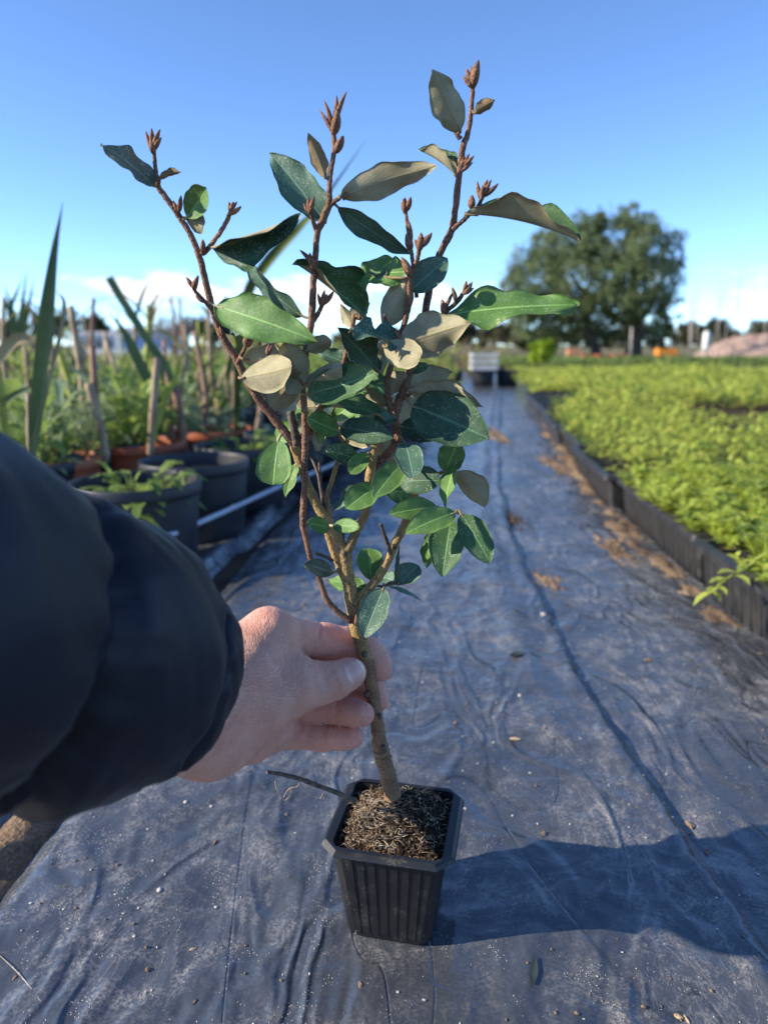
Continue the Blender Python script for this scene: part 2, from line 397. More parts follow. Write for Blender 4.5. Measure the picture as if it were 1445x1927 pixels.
def potspace(v):
    v = np.asarray(v); ca, sa = math.cos(PROT), math.sin(PROT)
    return np.stack([v[:, 0]*ca-v[:, 1]*sa, v[:, 0]*sa+v[:, 1]*ca, v[:, 2]], 1)+POT
def loops(Ls, cap0=False, cap1=False):
    k = len(Ls[0]); V = np.vstack(Ls); Fc = []
    for i in range(len(Ls)-1):
        for j in range(k): Fc.append((i*k+j, i*k+(j+1) % k, (i+1)*k+(j+1) % k, (i+1)*k+j))
    if cap0: Fc.append(tuple(range(k))[::-1])
    if cap1: Fc.append(tuple(range((len(Ls)-1)*k, len(Ls)*k)))
    return V, Fc
Z0 = .002
pot = thing('nursery_pot', POT+[0, 0, Z0], 'small square black plastic pot with ribbed sides holding the sapling', 'pot')
wall = [rsq(.0255, .0255, .007, Z0), rsq(.0275, .0275, .007, Z0+.001), rsq(.0287, .0287, .007, Z0+.006), rsq(.0352, .0352, .006, PZ-.004), rsq(.0358, .0358, .006, PZ-.0005),
        rsq(.0346, .0346, .006, PZ-.0005), rsq(.0278, .0278, .006, Z0+.008)]
V, Fc = loops(wall, True, True); obj('wall', potspace(V), Fc, MT['pot'], pot, smooth=False)
rim = [rsq(.0350, .0350, .007, PZ-.0016), rsq(.0405, .0390, .009, PZ-.0022, 1), rsq(.0420, .0402, .010, PZ-.0034, 1), rsq(.0426, .0408, .010, PZ-.0026, 1), rsq(.0416, .0398, .010, PZ-.0004, 1),
       rsq(.0400, .0385, .009, PZ+.0008, 1), rsq(.0352, .0352, .006, PZ+.0006)]
rim = [r_ if len(r_) == 16 else np.repeat(r_, 2, axis=0) for r_ in rim]
V, Fc = loops(rim); obj('rim', potspace(V), Fc, MT['pot'], pot, smooth=False)
for side in range(4):
    ca, sa = [(1, 0), (0, 1), (-1, 0), (0, -1)][side]
    for k in range(7):
        x = (-3+k)*.0074; p = []
        for z, h in ((Z0+.004, .0280), (PZ-.004, .0352)):
            xx = x*(h/.0352)
            for dx, dy in ((-.0007, .001), (-.00035, -.0009), (.00035, -.0009), (.0007, .001)): p.append((xx+dx, -h+dy, z))
        p = np.array(p); p = np.stack([p[:, 0]*ca-p[:, 1]*sa, p[:, 0]*sa+p[:, 1]*ca, p[:, 2]], 1)
        obj('rib', potspace(p), [(0, 1, 5, 4), (1, 2, 6, 5), (2, 3, 7, 6), (3, 2, 1, 0), (4, 5, 6, 7)], MT['pot'], pot, smooth=False)
# soil and roots in the pot
def peat():
    m = M('peat', .95, .15); v = m.coord('Object'); g = m.noise(v, 500, 4, .75); n = m.noise(v, 90, 3)
    m.col(m.mix(m.ramp(g, .35, .7), (.022, .015, .011), (.13, .088, .055))); m.bump(m.math('ADD', g, n), 1., .002); return m.m
MT['peat'] = peat()
MT['rootlet'] = simple('rootlets', (.20, .12, .065), (.46, .34, .22), 160, .8)
MT['rootpale'] = simple('pale_rootlets', (.36, .29, .21), (.58, .52, .42), 160, .8)
def soilz(x, y):                            # in pot coordinates
    d = np.hypot(x-.004, y-.012)
    return PZ-.0035+.0115*np.exp(-(d/.022)**2)+.0045*np.exp(-((x+.019)**2+(y+.004)**2)/.014**2)-.003*sstep(.026, .034, np.maximum(np.abs(x), np.abs(y)))
n = 90; a = np.linspace(-.0343, .0343, n); A, B = np.meshgrid(a, a, indexing='ij')
ZZ = soilz(A, B)+.0016*fbm(A*420, B*420, 71, 3)+.0012*rng.normal(size=A.shape)*.6
soil = obj('potting_soil', potspace(np.stack([A, B, ZZ], -1).reshape(-1, 3)), gridfaces(n, n), MT['peat'])
tag(soil, 'dark peat mound with matted roots inside the small square pot', 'soil', kind='stuff')
def rootlets(cnt, seed, r0, r1, lmin, lmax, mat, lift):
    g = np.random.default_rng(seed); parts = []
    for i in range(cnt):
        if g.random() < .55: x, y = g.normal(-.013, .011), g.normal(-.006, .014)
        else: x, y = g.uniform(-.033, .033, 2)
        x, y = np.clip([x, y], -.033, .033)
        L = g.uniform(lmin, lmax); ang = g.uniform(0, 6.283); up = g.uniform(.0, lift); cur = g.normal(0, 1.2); pts = []
        px_, py_, z = x, y, float(soilz(x, y))+g.uniform(-.001, .001)
        for k in range(6):
            pts.append((px_, py_, z)); px_ += math.cos(ang)*L/5*(1-up*.5); py_ += math.sin(ang)*L/5*(1-up*.5); ang += cur*.35+g.normal(0, .35)
            z = max(z+L/5*up*(1-.35*k), float(soilz(np.clip(px_, -.034, .034), np.clip(py_, -.034, .034)))+.0002)
            px_ = np.clip(px_, -.0345, .0345); py_ = np.clip(py_, -.0345, .0345)
        parts.append(tube(np.array(pts), np.linspace(g.uniform(r0, r1), r0*.6, 6), 3, True))
    V, Fc = join(parts); o = obj('rootlets', potspace(V), Fc, mat, soil); o['kind'] = 'stuff'
rootlets(560, 5, .00018, .00042, .005, .014, MT['rootlet'], .8)
rootlets(300, 6, .0002, .00045, .003, .008, MT['rootpale'], 1.0)
g = np.random.default_rng(9); parts = []
ico = np.array([(0,0,1),(.9,0,.3),(.27,.85,.3),(-.7,.5,.3),(-.7,-.5,.3),(.27,-.85,.3),(0,0,-.6)])
icf = [(0,1,2),(0,2,3),(0,3,4),(0,4,5),(0,5,1),(6,2,1),(6,3,2),(6,4,3),(6,5,4),(6,1,5)]
for i in range(420):
    x, y = g.uniform(-.033, .033, 2); s_ = g.uniform(.0005, .0014); parts.append((ico*s_*g.uniform(.6, 1.3, 3)+np.array([x, y, float(soilz(x, y))+.0008]), icf))
V, Fc = join(parts); o = obj('soil_crumbs', potspace(V), Fc, MT['peat'], soil, smooth=False); o['kind'] = 'stuff'

# ------------------------------------------------------------------ the sapling
Y0 = .420
base_pt = PY(739, 1500, .427)
sap = thing('sapling', base_pt, 'evergreen sapling with brown stems and green leaves held upright by a hand', 'sapling')
STEMS = []                                   # (pixel xy, Y) samples for attaching leaves
def branch(name, pts, dy0, dy1, mat, nub=.10, sides=10, seed=0, sub=7):
    """pts: (px, py, radius px); depth runs from Y0+dy0 to Y0+dy1"""
    P = np.array(pts, float); L = np.concatenate([[0], np.cumsum(np.hypot(*np.diff(P[:, :2], axis=0).T))]); L /= L[-1]
    S = catmull(np.column_stack([P, Y0+dy0+(dy1-dy0)*L]), sub)
    C = np.array([PY(x, y, Y) for x, y, r, Y in S]); r = np.array([r_*mpp(y, Y) for x, y, r_, Y in S])
    g = np.random.default_rng(abs(hash((pts[0][0], pts[0][1], seed))) % 2**31)
    rr = r[:, None]*(1+nub*g.normal(size=(len(C), sides))*.5)*(1+nub*.8*fbm(np.arange(len(C))*.45, np.zeros(len(C)), int(P[0, 0])))[:, None]
    C = C+g.normal(size=C.shape)*r[:, None]*.05
    V, Fc = tube(C, rr, sides); o = obj(name, V, Fc, mat, sap)
    for (x, y, r_, Y), c in zip(S, C): STEMS.append((x, y, Y, r_))
    return o
BO, BB, BN = MT['bark_old'], MT['bark_base'], MT['bark_new']
trunk = branch('trunk', [(742,1520,18),(739,1500,17),(730,1458,15.5),(721,1428,15.5),(716,1405,15),(711,1374,13),(700,1298,12.5),(687,1234,13),(672,1176,14),(661,1124,13.5),(653,1077,12.5),(649,1038,13)], .007, 0, BB, .07, 14)
trunk.data.materials.append(BO)
trunk.data.polygons.foreach_set('material_index', np.array([1 if (np.array(p.center)+base_pt)[2] > .185 else 0 for p in trunk.data.polygons], dtype=np.int32))
branch('branch', [(650,1045,11),(627,998,9.5),(598,954,9),(580,915,8.5),(564,868,9),(556,838,11)], 0, .006, BO)
branch('branch', [(556,838,9.5),(530,805,8.5),(498,765,8),(470,725,7.5),(445,675,7.5),(420,635,7),(403,590,6.5),(390,540,6.3),(378,490,6),(358,440,5.5),(333,400,5.5),(310,368,5.5),(298,350,5.2),(293,315,4),(290,285,3.6)], .006, -.012, BN)
branch('branch', [(662,1170,6),(634,1149,5.5),(613,1124,5.8),(602,1091,5),(588,1062,5.2),(577,1019,5.4),(570,980,6),(573,922,6),(573,868,6.2),(575,839,7),(574,801,6.5),(571,741,6),(569,715,6),(573,685,6),(577,653,6.3),(587,600,6.8),(589,545,6.8),(593,491,6.3),(597,439,6.3),(608,413,7),(619,384,6.5),(620,353,5.2),(623,319,4.8),(629,282,4.6),(628,248,4.6)], -.004, -.006, BN, sub=5)
branch('branch', [(652,1040,10),(670,1001,9),(688,962,8.5),(694,911,8.5),(703,850,9.5),(708,830,9),(716,790,7),(712,740,5.5),(700,705,4.5)], 0, .016, BO)
branch('branch', [(697,890,7),(722,862,7.5),(742,838,8),(748,820,8.5),(742,785,9),(752,752,8.5),(763,725,7.5),(781,661,7),(793,628,7),(804,565,7),(809,540,6.8),(827,479,6.5),(849,436,7),(856,398,6),(864,328,6),(870,281,6),(882,243,5.2),(888,188,4.4),(889,160,4.2)], .012, .004, BN, sub=5)
branch('branch', [(664,1140,9),(675,1126,9),(699,1102,9),(724,1066,8.5),(742,1026,8.5),(760,990,8),(772,962,7.5),(785,915,7),(788,856,6.5)], 0, .008, BO)
branch('branch', [(742,788,7.5),(733,760,7),(727,725,6),(740,675,5.5),(762,605,5.5),(771,560,5.6),(771,518,5.2),(784,491,4.6),(789,464,4.4)], .012, -.012, BN)
branch('twig', [(784,560,4),(778,505,4),(772,462,4),(766,421,3.6),(763,392,3.2)], .004, .012, BN)
branch('twig', [(563,838,8),(577,813,7.5),(605,765,6.5),(635,715,5),(653,657,4.5),(664,612,4.5),(668,592,3.6)], .006, .022, BN)
branch('branch', [(649,1090,7),(640,1075,6),(628,1041,6),(616,1005,6),(606,975,5.5),(592,940,5)], 0, .012, BO)
branch('twig', [(622,985,6),(617,950,5.5),(616,933,5),(626,900,4.5),(636,868,4.5),(652,838,4)], .004, .014, BO)
branch('dead_twig', [(612,965,4),(606,933,3.6),(598,890,3),(584,857,2.2)], .004, .022, MT['dry'])
branch('dead_twig', [(604,930,2.6),(602,890,2.5),(600,860,2)], .012, .020, MT['dry'])
branch('dead_stub', [(559,836,9),(553,805,8),(546,774,7.5)], .004, .002, MT['dry'])
branch('dead_twig', [(735,1044,4),(733,1033,4),(723,1005,3.6),(716,985,3.4)], 0, -.006, MT['dry'])
branch('dead_twig', [(647,1030,4),(645,1010,3.6),(643,972,3)], .004, .006, MT['dry'])
branch('dead_twig', [(627,1056,3.2),(612,1047,3.4),(594,1041,3)], 0, -.004, MT['dry'])
branch('twig', [(380,478,5),(390,470,4.6),(410,444,4.4),(428,414,4.2),(434,398,3.6)], -.008, -.014, BN)
branch('twig', [(402,588,4),(388,570,3.8),(372,553,3.6),(366,545,3.2)], -.004, -.010, BN)
branch('twig', [(597,440,5),(590,418,4.2),(585,400,3.6)], -.004, -.012, BN)
branch('twig', [(589,604,5),(600,588,4.2),(606,574,3.4)], -.002, -.008, BN)
branch('twig', [(851,432,5),(868,418,4.4),(884,402,4.2),(900,388,4),(906,372,3.6)], .004, -.004, BN)
branch('twig', [(790,628,5),(812,612,4.6),(842,584,4.4),(862,566,4.4),(874,548,3.6)], .004, -.010, BN)
branch('twig', [(449,680,4.2),(457,664,4),(464,648,3.6)], -.002, -.010, BN)
branch('twig', [(748,1098,2.6),(735,1096,2.4),(722,1104,2.2),(700,1100,2.4)], .004, .004, MT['dry'])
branch('twig', [(788,905,5),(815,895,3.8),(840,885,3.4),(858,870,3)], .006, -.002, BO)
branch('twig', [(772,962,5),(800,958,4),(830,962,3.8),(862,965,3.4)], .006, -.012, BO)
branch('twig', [(752,752,4.5),(762,748,4),(776,738,3.4)], .012, .004, BN)
branch('twig', [(618,390,5),(628,380,4.6),(640,372,4)], -.005, -.008, BN)
branch('twig', [(866,262,5),(858,250,4),(850,238,3)], .004, .002, BN)
# leaf scars and knots on the trunk
for x, y, r_ in ((686,1233,5.5),(690,1309,5),(722,1411,6),(660,1166,7),(600,1091,4),(571,980,4),(648,1042,6),(715,1350,4),(742,1030,4.5)):
    c = PY(x, y, Y0-.0035); m_ = mpp(y, Y0); k = tube(np.array([c+[0, .003, 0], c-[0, .0006, 0], c-[0, .0012, 0]]), np.array([1.1, .9, .4])*r_*m_, 7)
    obj('bark_knot', *k, MT['dry'], sap)
ST = np.array(STEMS)

def leaf(bx, by, tx, ty, w, roll, top='m', tdy=0., fold=12, bow=.03, twist=0., sharp=1., wav=1., under='und', bdy=None, stalk=True):
    j = np.argmin((ST[:, 0]-bx)**2+(ST[:, 1]-by)**2); sx, sy, sY, sr = ST[j]
    g = np.random.default_rng(int(bx*7+by*13+tx)); wav = wav*(.4 if sharp < .9 else 1.)
    bY = sY+(tdy*.25 if bdy is None else bdy)
    B = PY(bx, by, bY); T = PY(tx, ty, bY+tdy); L = np.linalg.norm(T-B); a = (T-B)/L; mid = (B+T)/2
    d = unit(np.array([0, 0, CAMH])-mid); n0 = unit(d-a*np.dot(d, a)); s = np.cross(a, n0)
    if s[2] < 0: s = -s
    nn = math.cos(R(roll))*n0+math.sin(R(roll))*s; bb = np.cross(nn, a)
    wm = w*mpp((by+ty)/2, bY)/max(abs(math.cos(R(roll))), .55 if fold < 30 else .8); wm = min(wm, .62*L if sharp >= .8 else 1.05*L)
    NU, NV = 22, 11
    u = np.linspace(0, 1, NU); v = np.linspace(-1, 1, NV)
    prof = np.power(np.clip(u, 1e-4, 1), .62)*np.power(np.clip(1-u, 0, 1), .88*sharp); prof = prof/prof.max()
    prof = np.maximum(prof, .035*(1-u))
    U, Vv = np.meshgrid(u, v, indexing='ij'); ph = g.uniform(0, 6.28, 4)
    edge = 1+.075*wav*np.sin(U*13+ph[0]+np.sign(Vv))*np.abs(Vv)+.035*wav*np.sin(U*29+ph[1]+2*np.sign(Vv))*np.abs(Vv)
    half = prof[:, None]*wm/2*edge
    fo = R(fold)*(1+.25*np.sin(U*3+ph[2]))
    lat = Vv*half*np.cos(fo*np.minimum(1, np.abs(Vv)+.5)); hgt = np.abs(Vv)**1.15*half*np.sin(fo)
    hgt = hgt+wm*.075*wav*np.sin(U*10+ph[2]+Vv*1.1)*Vv**2+wm*.032*wav*np.sin(U*21+ph[3]-Vv)*Vv**2+wm*.03*fbm(U*3+bx, Vv*1.5+by, 3, 2)*np.abs(Vv)
    bowv = bow*L*4*U*(1-U)
    tw = R(twist)*(U-.5)
    N_ = np.cos(tw)[..., None]*nn+np.sin(tw)[..., None]*bb; B_ = -np.sin(tw)[..., None]*nn+np.cos(tw)[..., None]*bb
    P = B+a*(U*L)[..., None]+B_*lat[..., None]+N_*hgt[..., None]+nn*bowv[..., None]
    # surface normals of the sheet, for the two skins
    du = np.gradient(P, axis=0); dv = np.gradient(P, axis=1); nr = np.cross(du, dv); nr /= np.linalg.norm(nr, axis=-1)[..., None]+1e-12
    nr = np.where((np.sum(nr*N_, -1) < 0)[..., None], -nr, nr)
    th = .00020*(1-.6*np.abs(Vv)[..., None])
    top_v = (P+nr*th).reshape(-1, 3); bot_v = (P-nr*th).reshape(-1, 3); Vt = np.vstack([top_v, bot_v]); m_ = NU*NV
    q = gridfaces(NU, NV); cr = np.cross(P[1, 5]-P[0, 5], P[1, 6]-P[1, 5]); 
    if np.dot(np.cross(P[9, 5]-P[8, 5], P[8, 6]-P[8, 5]), N_[8, 5]) < 0: qt, qb = q[:, ::-1], q+m_
    else: qt, qb = q, (q+m_)[:, ::-1]
    ring = np.concatenate([np.arange(NU)*NV, (NU-1)*NV+np.arange(1, NV), (np.arange(NU-1)[::-1])*NV+NV-1, np.arange(1, NV-1)[::-1]])
    nx_ = np.roll(ring, -1); eq = np.stack([ring, nx_, nx_+m_, ring+m_], 1)
    faces = np.vstack([qt, qb, eq]); fm = np.concatenate([np.zeros(len(qt)), np.ones(len(qb)+len(eq))])
    uv = np.tile(np.stack([U, Vv*.5+.5], -1).reshape(-1, 2), (2, 1))
    o = obj('leaf', Vt, faces, [MT['top_'+top], MT[under]], sap, fmat=fm, uv=uv)
    if stalk:
        S0 = PY(sx, sy, sY); dS = np.linalg.norm(B-S0)
        if dS < .03:
            mid_ = (S0+B)/2-a*min(.25*dS, .004)+np.array([0, 0, .0008])
            V_, F_ = tube(catmull([S0, mid_, B, B+a*L*.10+nn*bow*L*.36-nn*.0003], 4), np.linspace(.0011, .0006, 13), 6)
            obj('leaf_stalk', V_, F_, MT['und_b' if top != 'b' else 'und'], o)
    return o
# base, tip, width seen, roll of the upper face (0 towards the lens, 180 away, + turned up), tone
leaf(290,350,190,272,40, 52,'w',-.010,14,.05)
leaf(300,338,341,324,16,150,'d',-.004,35,.16,under='und_b')
leaf(352,408,388,352,50, 20,'b',-.014,30,-.10,sharp=.55)
leaf(352,412,382,428,38,165,'m',-.004,25,.10,sharp=.55)
leaf(398,466,566,404,96,-28,'d',-.010,50,.06,twist=10)
leaf(612,418,508,288,72, 12,'t',.012,16,.04)
leaf(612,335,580,250,32,172,'m',-.004,20,.05,under='und_b')
leaf(640,372,822,312,58,168,'d',-.012,10,.10)
leaf(634,388,772,478,40,-30,'t',.018,10,.03)
leaf(866,247,812,130,62,196,'m',-.012,22,-.04)
leaf(893,213,931,188,24,160,'d',-.006,28,.06,under='und_b')
leaf(860,333,787,282,46,80,'m',.010,46,.05)
leaf(878,403,1092,456,84,84,'m',-.010,52,.05,twist=-40,bdy=-.004)
leaf(836,594,1090,574,60, 44,'b',-.012,14,.03,wav=1.7)
leaf(772,548,842,486,88,  8,'t',.002,14,.03,sharp=.8,bdy=.006)
leaf(690,598,553,494,92, 40,'m',-.018,48,.04,twist=-10)
leaf(768,512,664,528,56, 38,'b',.016,16,.06,wav=1.7)
leaf(722,614,768,522,74,188,'d',-.006,24,.04,sharp=.8)
leaf(752,648,888,606,86,176,'m',-.022,16,.06,sharp=1.35,bdy=-.012)
leaf(406,576,597,642,78, 10,'b',-.026,14,.05,bdy=-.006)
leaf(571,596,463,489,36,-52,'t',.010,18,.06)
leaf(458,624,408,600,32,-20,'t',.012,10,.05)
leaf(452,712,550,690,72,196,'m',-.022,20,.02,sharp=.8,bdy=-.010)
leaf(458,676,566,702,58,150,'m',-.010,20,.08)
leaf(571,722,534,646,66,168,'d',-.014,26,.04,sharp=.8,bdy=-.006)
leaf(571,724,644,690,84,200,'d',-.014,30,.02,sharp=.8,bdy=-.005)
leaf(502,772,562,708,60,178,'m',-.004,18,.05,sharp=.8)
leaf(496,762,480,712,30,190,'t',.006,14,.05)
leaf(578,742,708,702,68, 26,'m',-.018,18,-.04,sharp=.75,bdy=-.008)
leaf(668,692,600,664,42, 28,'t',.004,14,.04)
leaf(712,698,634,616,60, 18,'d',-.018,30,.05,twist=25,wav=1.8,bdy=-.010)
leaf(748,650,660,620,44, 56,'t',-.016,18,.05,wav=2.2,bdy=-.010)
leaf(722,652,792,672,70,190,'d',-.020,18,.04,sharp=.8,bdy=-.014)
leaf(776,764,920,826,100,12,'d',-.030,12,.05,sharp=.8,bdy=-.008)
leaf(772,737,908,766,52,152,'m',-.012,16,.10)
leaf(770,730,852,700,48,160,'m',.006,14,.08)
leaf(764,725,842,694,40,168,'m',.016,14,.04)
leaf(752,802,830,820,62, 10,'d',-.006,18,.05,sharp=.8)
leaf(642,804,740,826,50, 18,'d',-.020,10,.06,sharp=.85,bdy=-.012)
leaf(638,812,578,786,46, 16,'b',-.014,22,-.05,sharp=.6,bdy=-.012)
leaf(732,790,622,766,40, 62,'m',-.010,20,.08,bdy=-.006)
leaf(690,740,628,790,50, 24,'b',.014,16,.05)
leaf(524,829,514,913,66, 16,'b',-.012,12,.06,sharp=.42,wav=.5)
leaf(558,872,537,936,26, 24,'b',-.004,20,.06)
leaf(562,800,520,826,40, 24,'b',.014,14,.05,sharp=.6)
leaf(590,800,600,850,30,170,'m',-.004,35,.06)
leaf(676,866,612,846,38, 22,'m',-.006,14,.05,sharp=.7)
leaf(691,854,659,892,34, 14,'b',-.012,18,.05,sharp=.6)
leaf(762,834,778,902,52,  8,'t',-.030,12,.05,sharp=.75,bdy=-.022)
leaf(757,872,702,938,48, 14,'b',-.030,12,.06,sharp=.75,bdy=-.018)
leaf(690,912,627,962,32, 30,'t',-.002,20,.05)
leaf(712,914,650,958,50, 18,'b',-.014,16,.05,sharp=.65,bdy=-.006)
leaf(752,908,830,905,54, 22,'d',-.012,14,.06,sharp=.6,bdy=-.008)
leaf(776,928,720,922,46, 12,'b',-.006,14,.05,sharp=.7,bdy=-.004)
leaf(822,954,732,968,44, 24,'b',-.012,14,.05,sharp=.8)
leaf(856,965,762,1005,48, 26,'b',-.018,14,.06,sharp=.85)
leaf(848,978,832,1086,66, 6,'m',-.020,16,.05,sharp=.85)
leaf(868,968,922,1060,56, 10,'m',-.016,14,.05,sharp=.8)
leaf(838,888,862,830,54,  6,'b',-.004,24,.05,sharp=.55,bdy=.0)
leaf(858,872,838,956,30, 40,'b',-.018,22,.06)
leaf(852,890,912,956,50,140,'m',-.004,26,.10,sharp=.7)
leaf(816,1000,802,1070,26,36,'b',.004,18,.05)
leaf(698,1092,692,1032,52, 12,'b',.014,12,.05,sharp=.55)
leaf(626,1078,571,1062,32, 20,'w',-.008,12,.05,sharp=.7)
leaf(692,1110,616,1092,34, 26,'b',.012,14,.05,sharp=.9)
leaf(722,1106,684,1201,56, 10,'t',-.016,14,.05,sharp=.75)
leaf(752,1098,718,1086,34, 20,'t',.014,18,.05,sharp=.8)
leaf(752,1100,788,1064,46, 20,'t',.006,24,.07,sharp=.7)
leaf(748,1100,752,1026,9, 30,'t',.004,20,.05)
leaf(735,1104,792,1130,8, 40,'t',.006,20,.05)
leaf(620,994,577,984,30, 18,'b',-.016,10,.05,sharp=.65,bdy=-.010)
leaf(628,990,677,992,28, 18,'b',-.016,10,.05,sharp=.65,bdy=-.010)
leaf(727,522,690,498,28, 24,'d',.020,14,.05)
leaf(792,648,846,620,26, 30,'t',.014,14,.05)
leaf(704,706,732,640,34,172,'m',.012,14,.05)
leaf(664,614,640,572,26,184,'m',.010,20,.05)
leaf(668,614,702,628,24, 30,'d',.006,14,.06)
leaf(668,600,690,560,34,178,'m',.014,20,.05)
leaf(716,790,676,742,54,172,'d',.014,12,.04,sharp=.8)
leaf(742,790,800,756,44,150,'b',.016,12,.05)
leaf(596,765,560,772,40,150,'m',.018,12,.05,sharp=.7)
leaf(714,770,668,790,44,30,'b',.018,12,.05,sharp=.8)
leaf(716,830,740,870,40,176,'m',.018,14,.05,sharp=.8)
leaf(700,830,640,822,38,165,'m',.020,14,.05,sharp=.8)

for q_ in [(700,705,648,742,52,20,'d',-.006),(712,742,764,702,48,172,'m',-.008),(600,766,644,742,46,24,'b',.004),(690,700,722,744,42,14,'m',-.010),(742,786,698,802,46,26,'t',-.012),(736,762,688,722,48,170,'d',-.002),
           (655,660,694,694,38,22,'t',-.004),(578,690,542,742,58,176,'m',-.010),(577,662,624,640,44,164,'m',-.008),(764,702,806,688,46,30,'m',.004),(620,792,600,834,36,24,'b',-.004),(668,800,694,838,42,16,'m',-.010),(750,650,700,660,50,178,'d',.004),(590,800,556,770,42,20,'b',.006),(706,830,664,812,44,28,'d',.008),(786,640,760,690,46,168,'m',.008)]:
    leaf(*q_[:7], q_[7], 22, .07, twist=q_[0] % 50-25, sharp=.85, wav=1.8)

# ---- buds: small felted spindles in tufts at the shoot tips
def bud(x, y, ang, ln, wd, dy, mat='bud'):
    j = np.argmin((ST[:, 0]-x)**2+(ST[:, 1]-y)**2); Y = ST[j, 2]+dy; m_ = mpp(y, Y)
    a = math.radians(ang); n_ = 9; t = np.linspace(0, 1, n_); cur = .10*math.sin(x)
    g = np.random.default_rng(int(x*3+y*5+ang*7+9999)); ddy = g.uniform(-.25, .25)*ln*m_
    C = np.array([PY(x+math.cos(a)*ln*k-math.sin(a)*ln*cur*k*(1-k)*2, y-math.sin(a)*ln*k-math.cos(a)*ln*cur*k*(1-k)*2, Y+ddy*k) for k in t])
    wd *= 1.5; r = wd/2*m_*np.sin(np.pi*np.clip(t*.93+.06, 0, 1)**.80)**.75+.00014
    V, Fc = tube(C, r, 8, True, .62); obj('bud', V, Fc, MT[mat], sap)
for x, y, items in [
    (289,288,[(95,52,12,0),(70,42,10,-.001),(112,48,9,.001),(55,30,9,-.002),(100,26,13,-.003)]),
    (336,405,[(112,32,9,-.003),(80,34,10,-.004),(135,26,7,-.002)]), (433,402,[(72,26,11,-.002),(95,20,8,0),(25,28,10,-.003),(50,24,7,-.001)]),
    (381,474,[(88,26,11,-.004)]), (366,546,[(72,32,11,-.001),(130,26,9,0),(95,20,8,-.002)]), (384,568,[(150,22,7,-.002)]),
    (627,252,[(80,52,19,-.001),(84,66,11,.002),(108,72,10,.002),(68,76,10,.001),(125,58,8,0)]), (632,285,[(60,36,17,-.002)]),
    (585,402,[(100,34,11,-.001),(75,30,10,-.002),(130,26,8,0)]), (592,505,[(110,34,13,-.004),(140,40,9,-.003)]), (606,578,[(80,36,10,-.002),(45,34,10,-.003),(110,30,8,0),(65,24,12,-.004)]),
    (889,164,[(76,58,19,0),(112,34,10,.001),(140,30,10,-.001),(95,36,7,-.002)]), (868,322,[(62,40,9,-.003),(40,34,9,-.003),(30,30,8,-.004),(75,28,8,-.002)]),
    (906,376,[(72,44,12,-.001),(58,38,10,-.002),(105,40,9,0),(32,40,10,-.001),(85,30,8,-.003)]), (888,392,[(88,28,15,-.003)]),
    (763,402,[(92,34,10,0),(68,30,12,-.001),(115,24,8,0),(100,26,11,-.002)]), (772,470,[(108,34,16,.001),(96,52,10,.001)]), (789,470,[(84,36,16,-.001),(44,36,14,-.002),(120,24,9,0)]),
    (771,520,[(118,44,16,-.004)]), (872,552,[(48,30,11,-.001),(75,22,8,0),(20,24,8,-.002)]), (858,568,[(108,32,9,-.002)]), (834,590,[(98,30,13,-.004),(60,40,8,-.002)]),
    (464,652,[(82,32,20,-.001)]), (505,668,[(85,22,10,-.030),(60,18,8,-.030)]), (646,376,[(70,20,8,-.002)]), (422,630,[(120,20,7,-.004),(150,16,6,-.003)]), (861,246,[(120,20,9,-.001)]),
    (753,642,[(118,30,9,-.014)]), (726,612,[(100,24,8,-.004)]), (676,600,[(70,26,8,-.002),(50,34,7,0)]), (760,730,[(60,14,9,-.005)]), (300,345,[(110,24,8,-.003)]), (670,1176,[(88,22,11,-.006)])]:
    for q_, (an, ln, wd, dy) in enumerate(items):      # the tuft is staggered along its twig
        up_ = (ln*.16 if q_ % 2 else -ln*.04); bud(x+math.cos(math.radians(an))*up_*.5, y-up_, 88+(an-88)*.85, ln*.95, wd, dy)
# a dead surface root that sticks out over the rim, with hanging rootlets
def rootpath(pts, Ya, Yb, r0, r1, name, mat):
    n_ = len(pts); C = catmull([PY(x, y, Ya+(Yb-Ya)*i/(n_-1)) for i, (x, y) in enumerate(pts)], 6)
    V, Fc = tube(C, np.linspace(r0, r1, len(C))*(1+.12*rng.normal(size=len(C))), 7); return obj(name, V, Fc, mat, sap)
rootpath([(502,1453),(530,1457),(566,1466),(600,1479),(640,1494),(668,1508)], .396, .412, .0010, .0019, 'surface_root', MT['dry'])
for p in ([(566,1467),(560,1480),(545,1484),(534,1500),(536,1506),(545,1498),(548,1482)], [(518,1470),(522,1490),(531,1504)], [(610,1484),(606,1498),(602,1503)], [(606,1497),(611,1504)]):
    rootpath(p, .401, .400, .00035, .0002, 'rootlet', MT['rootlet'])

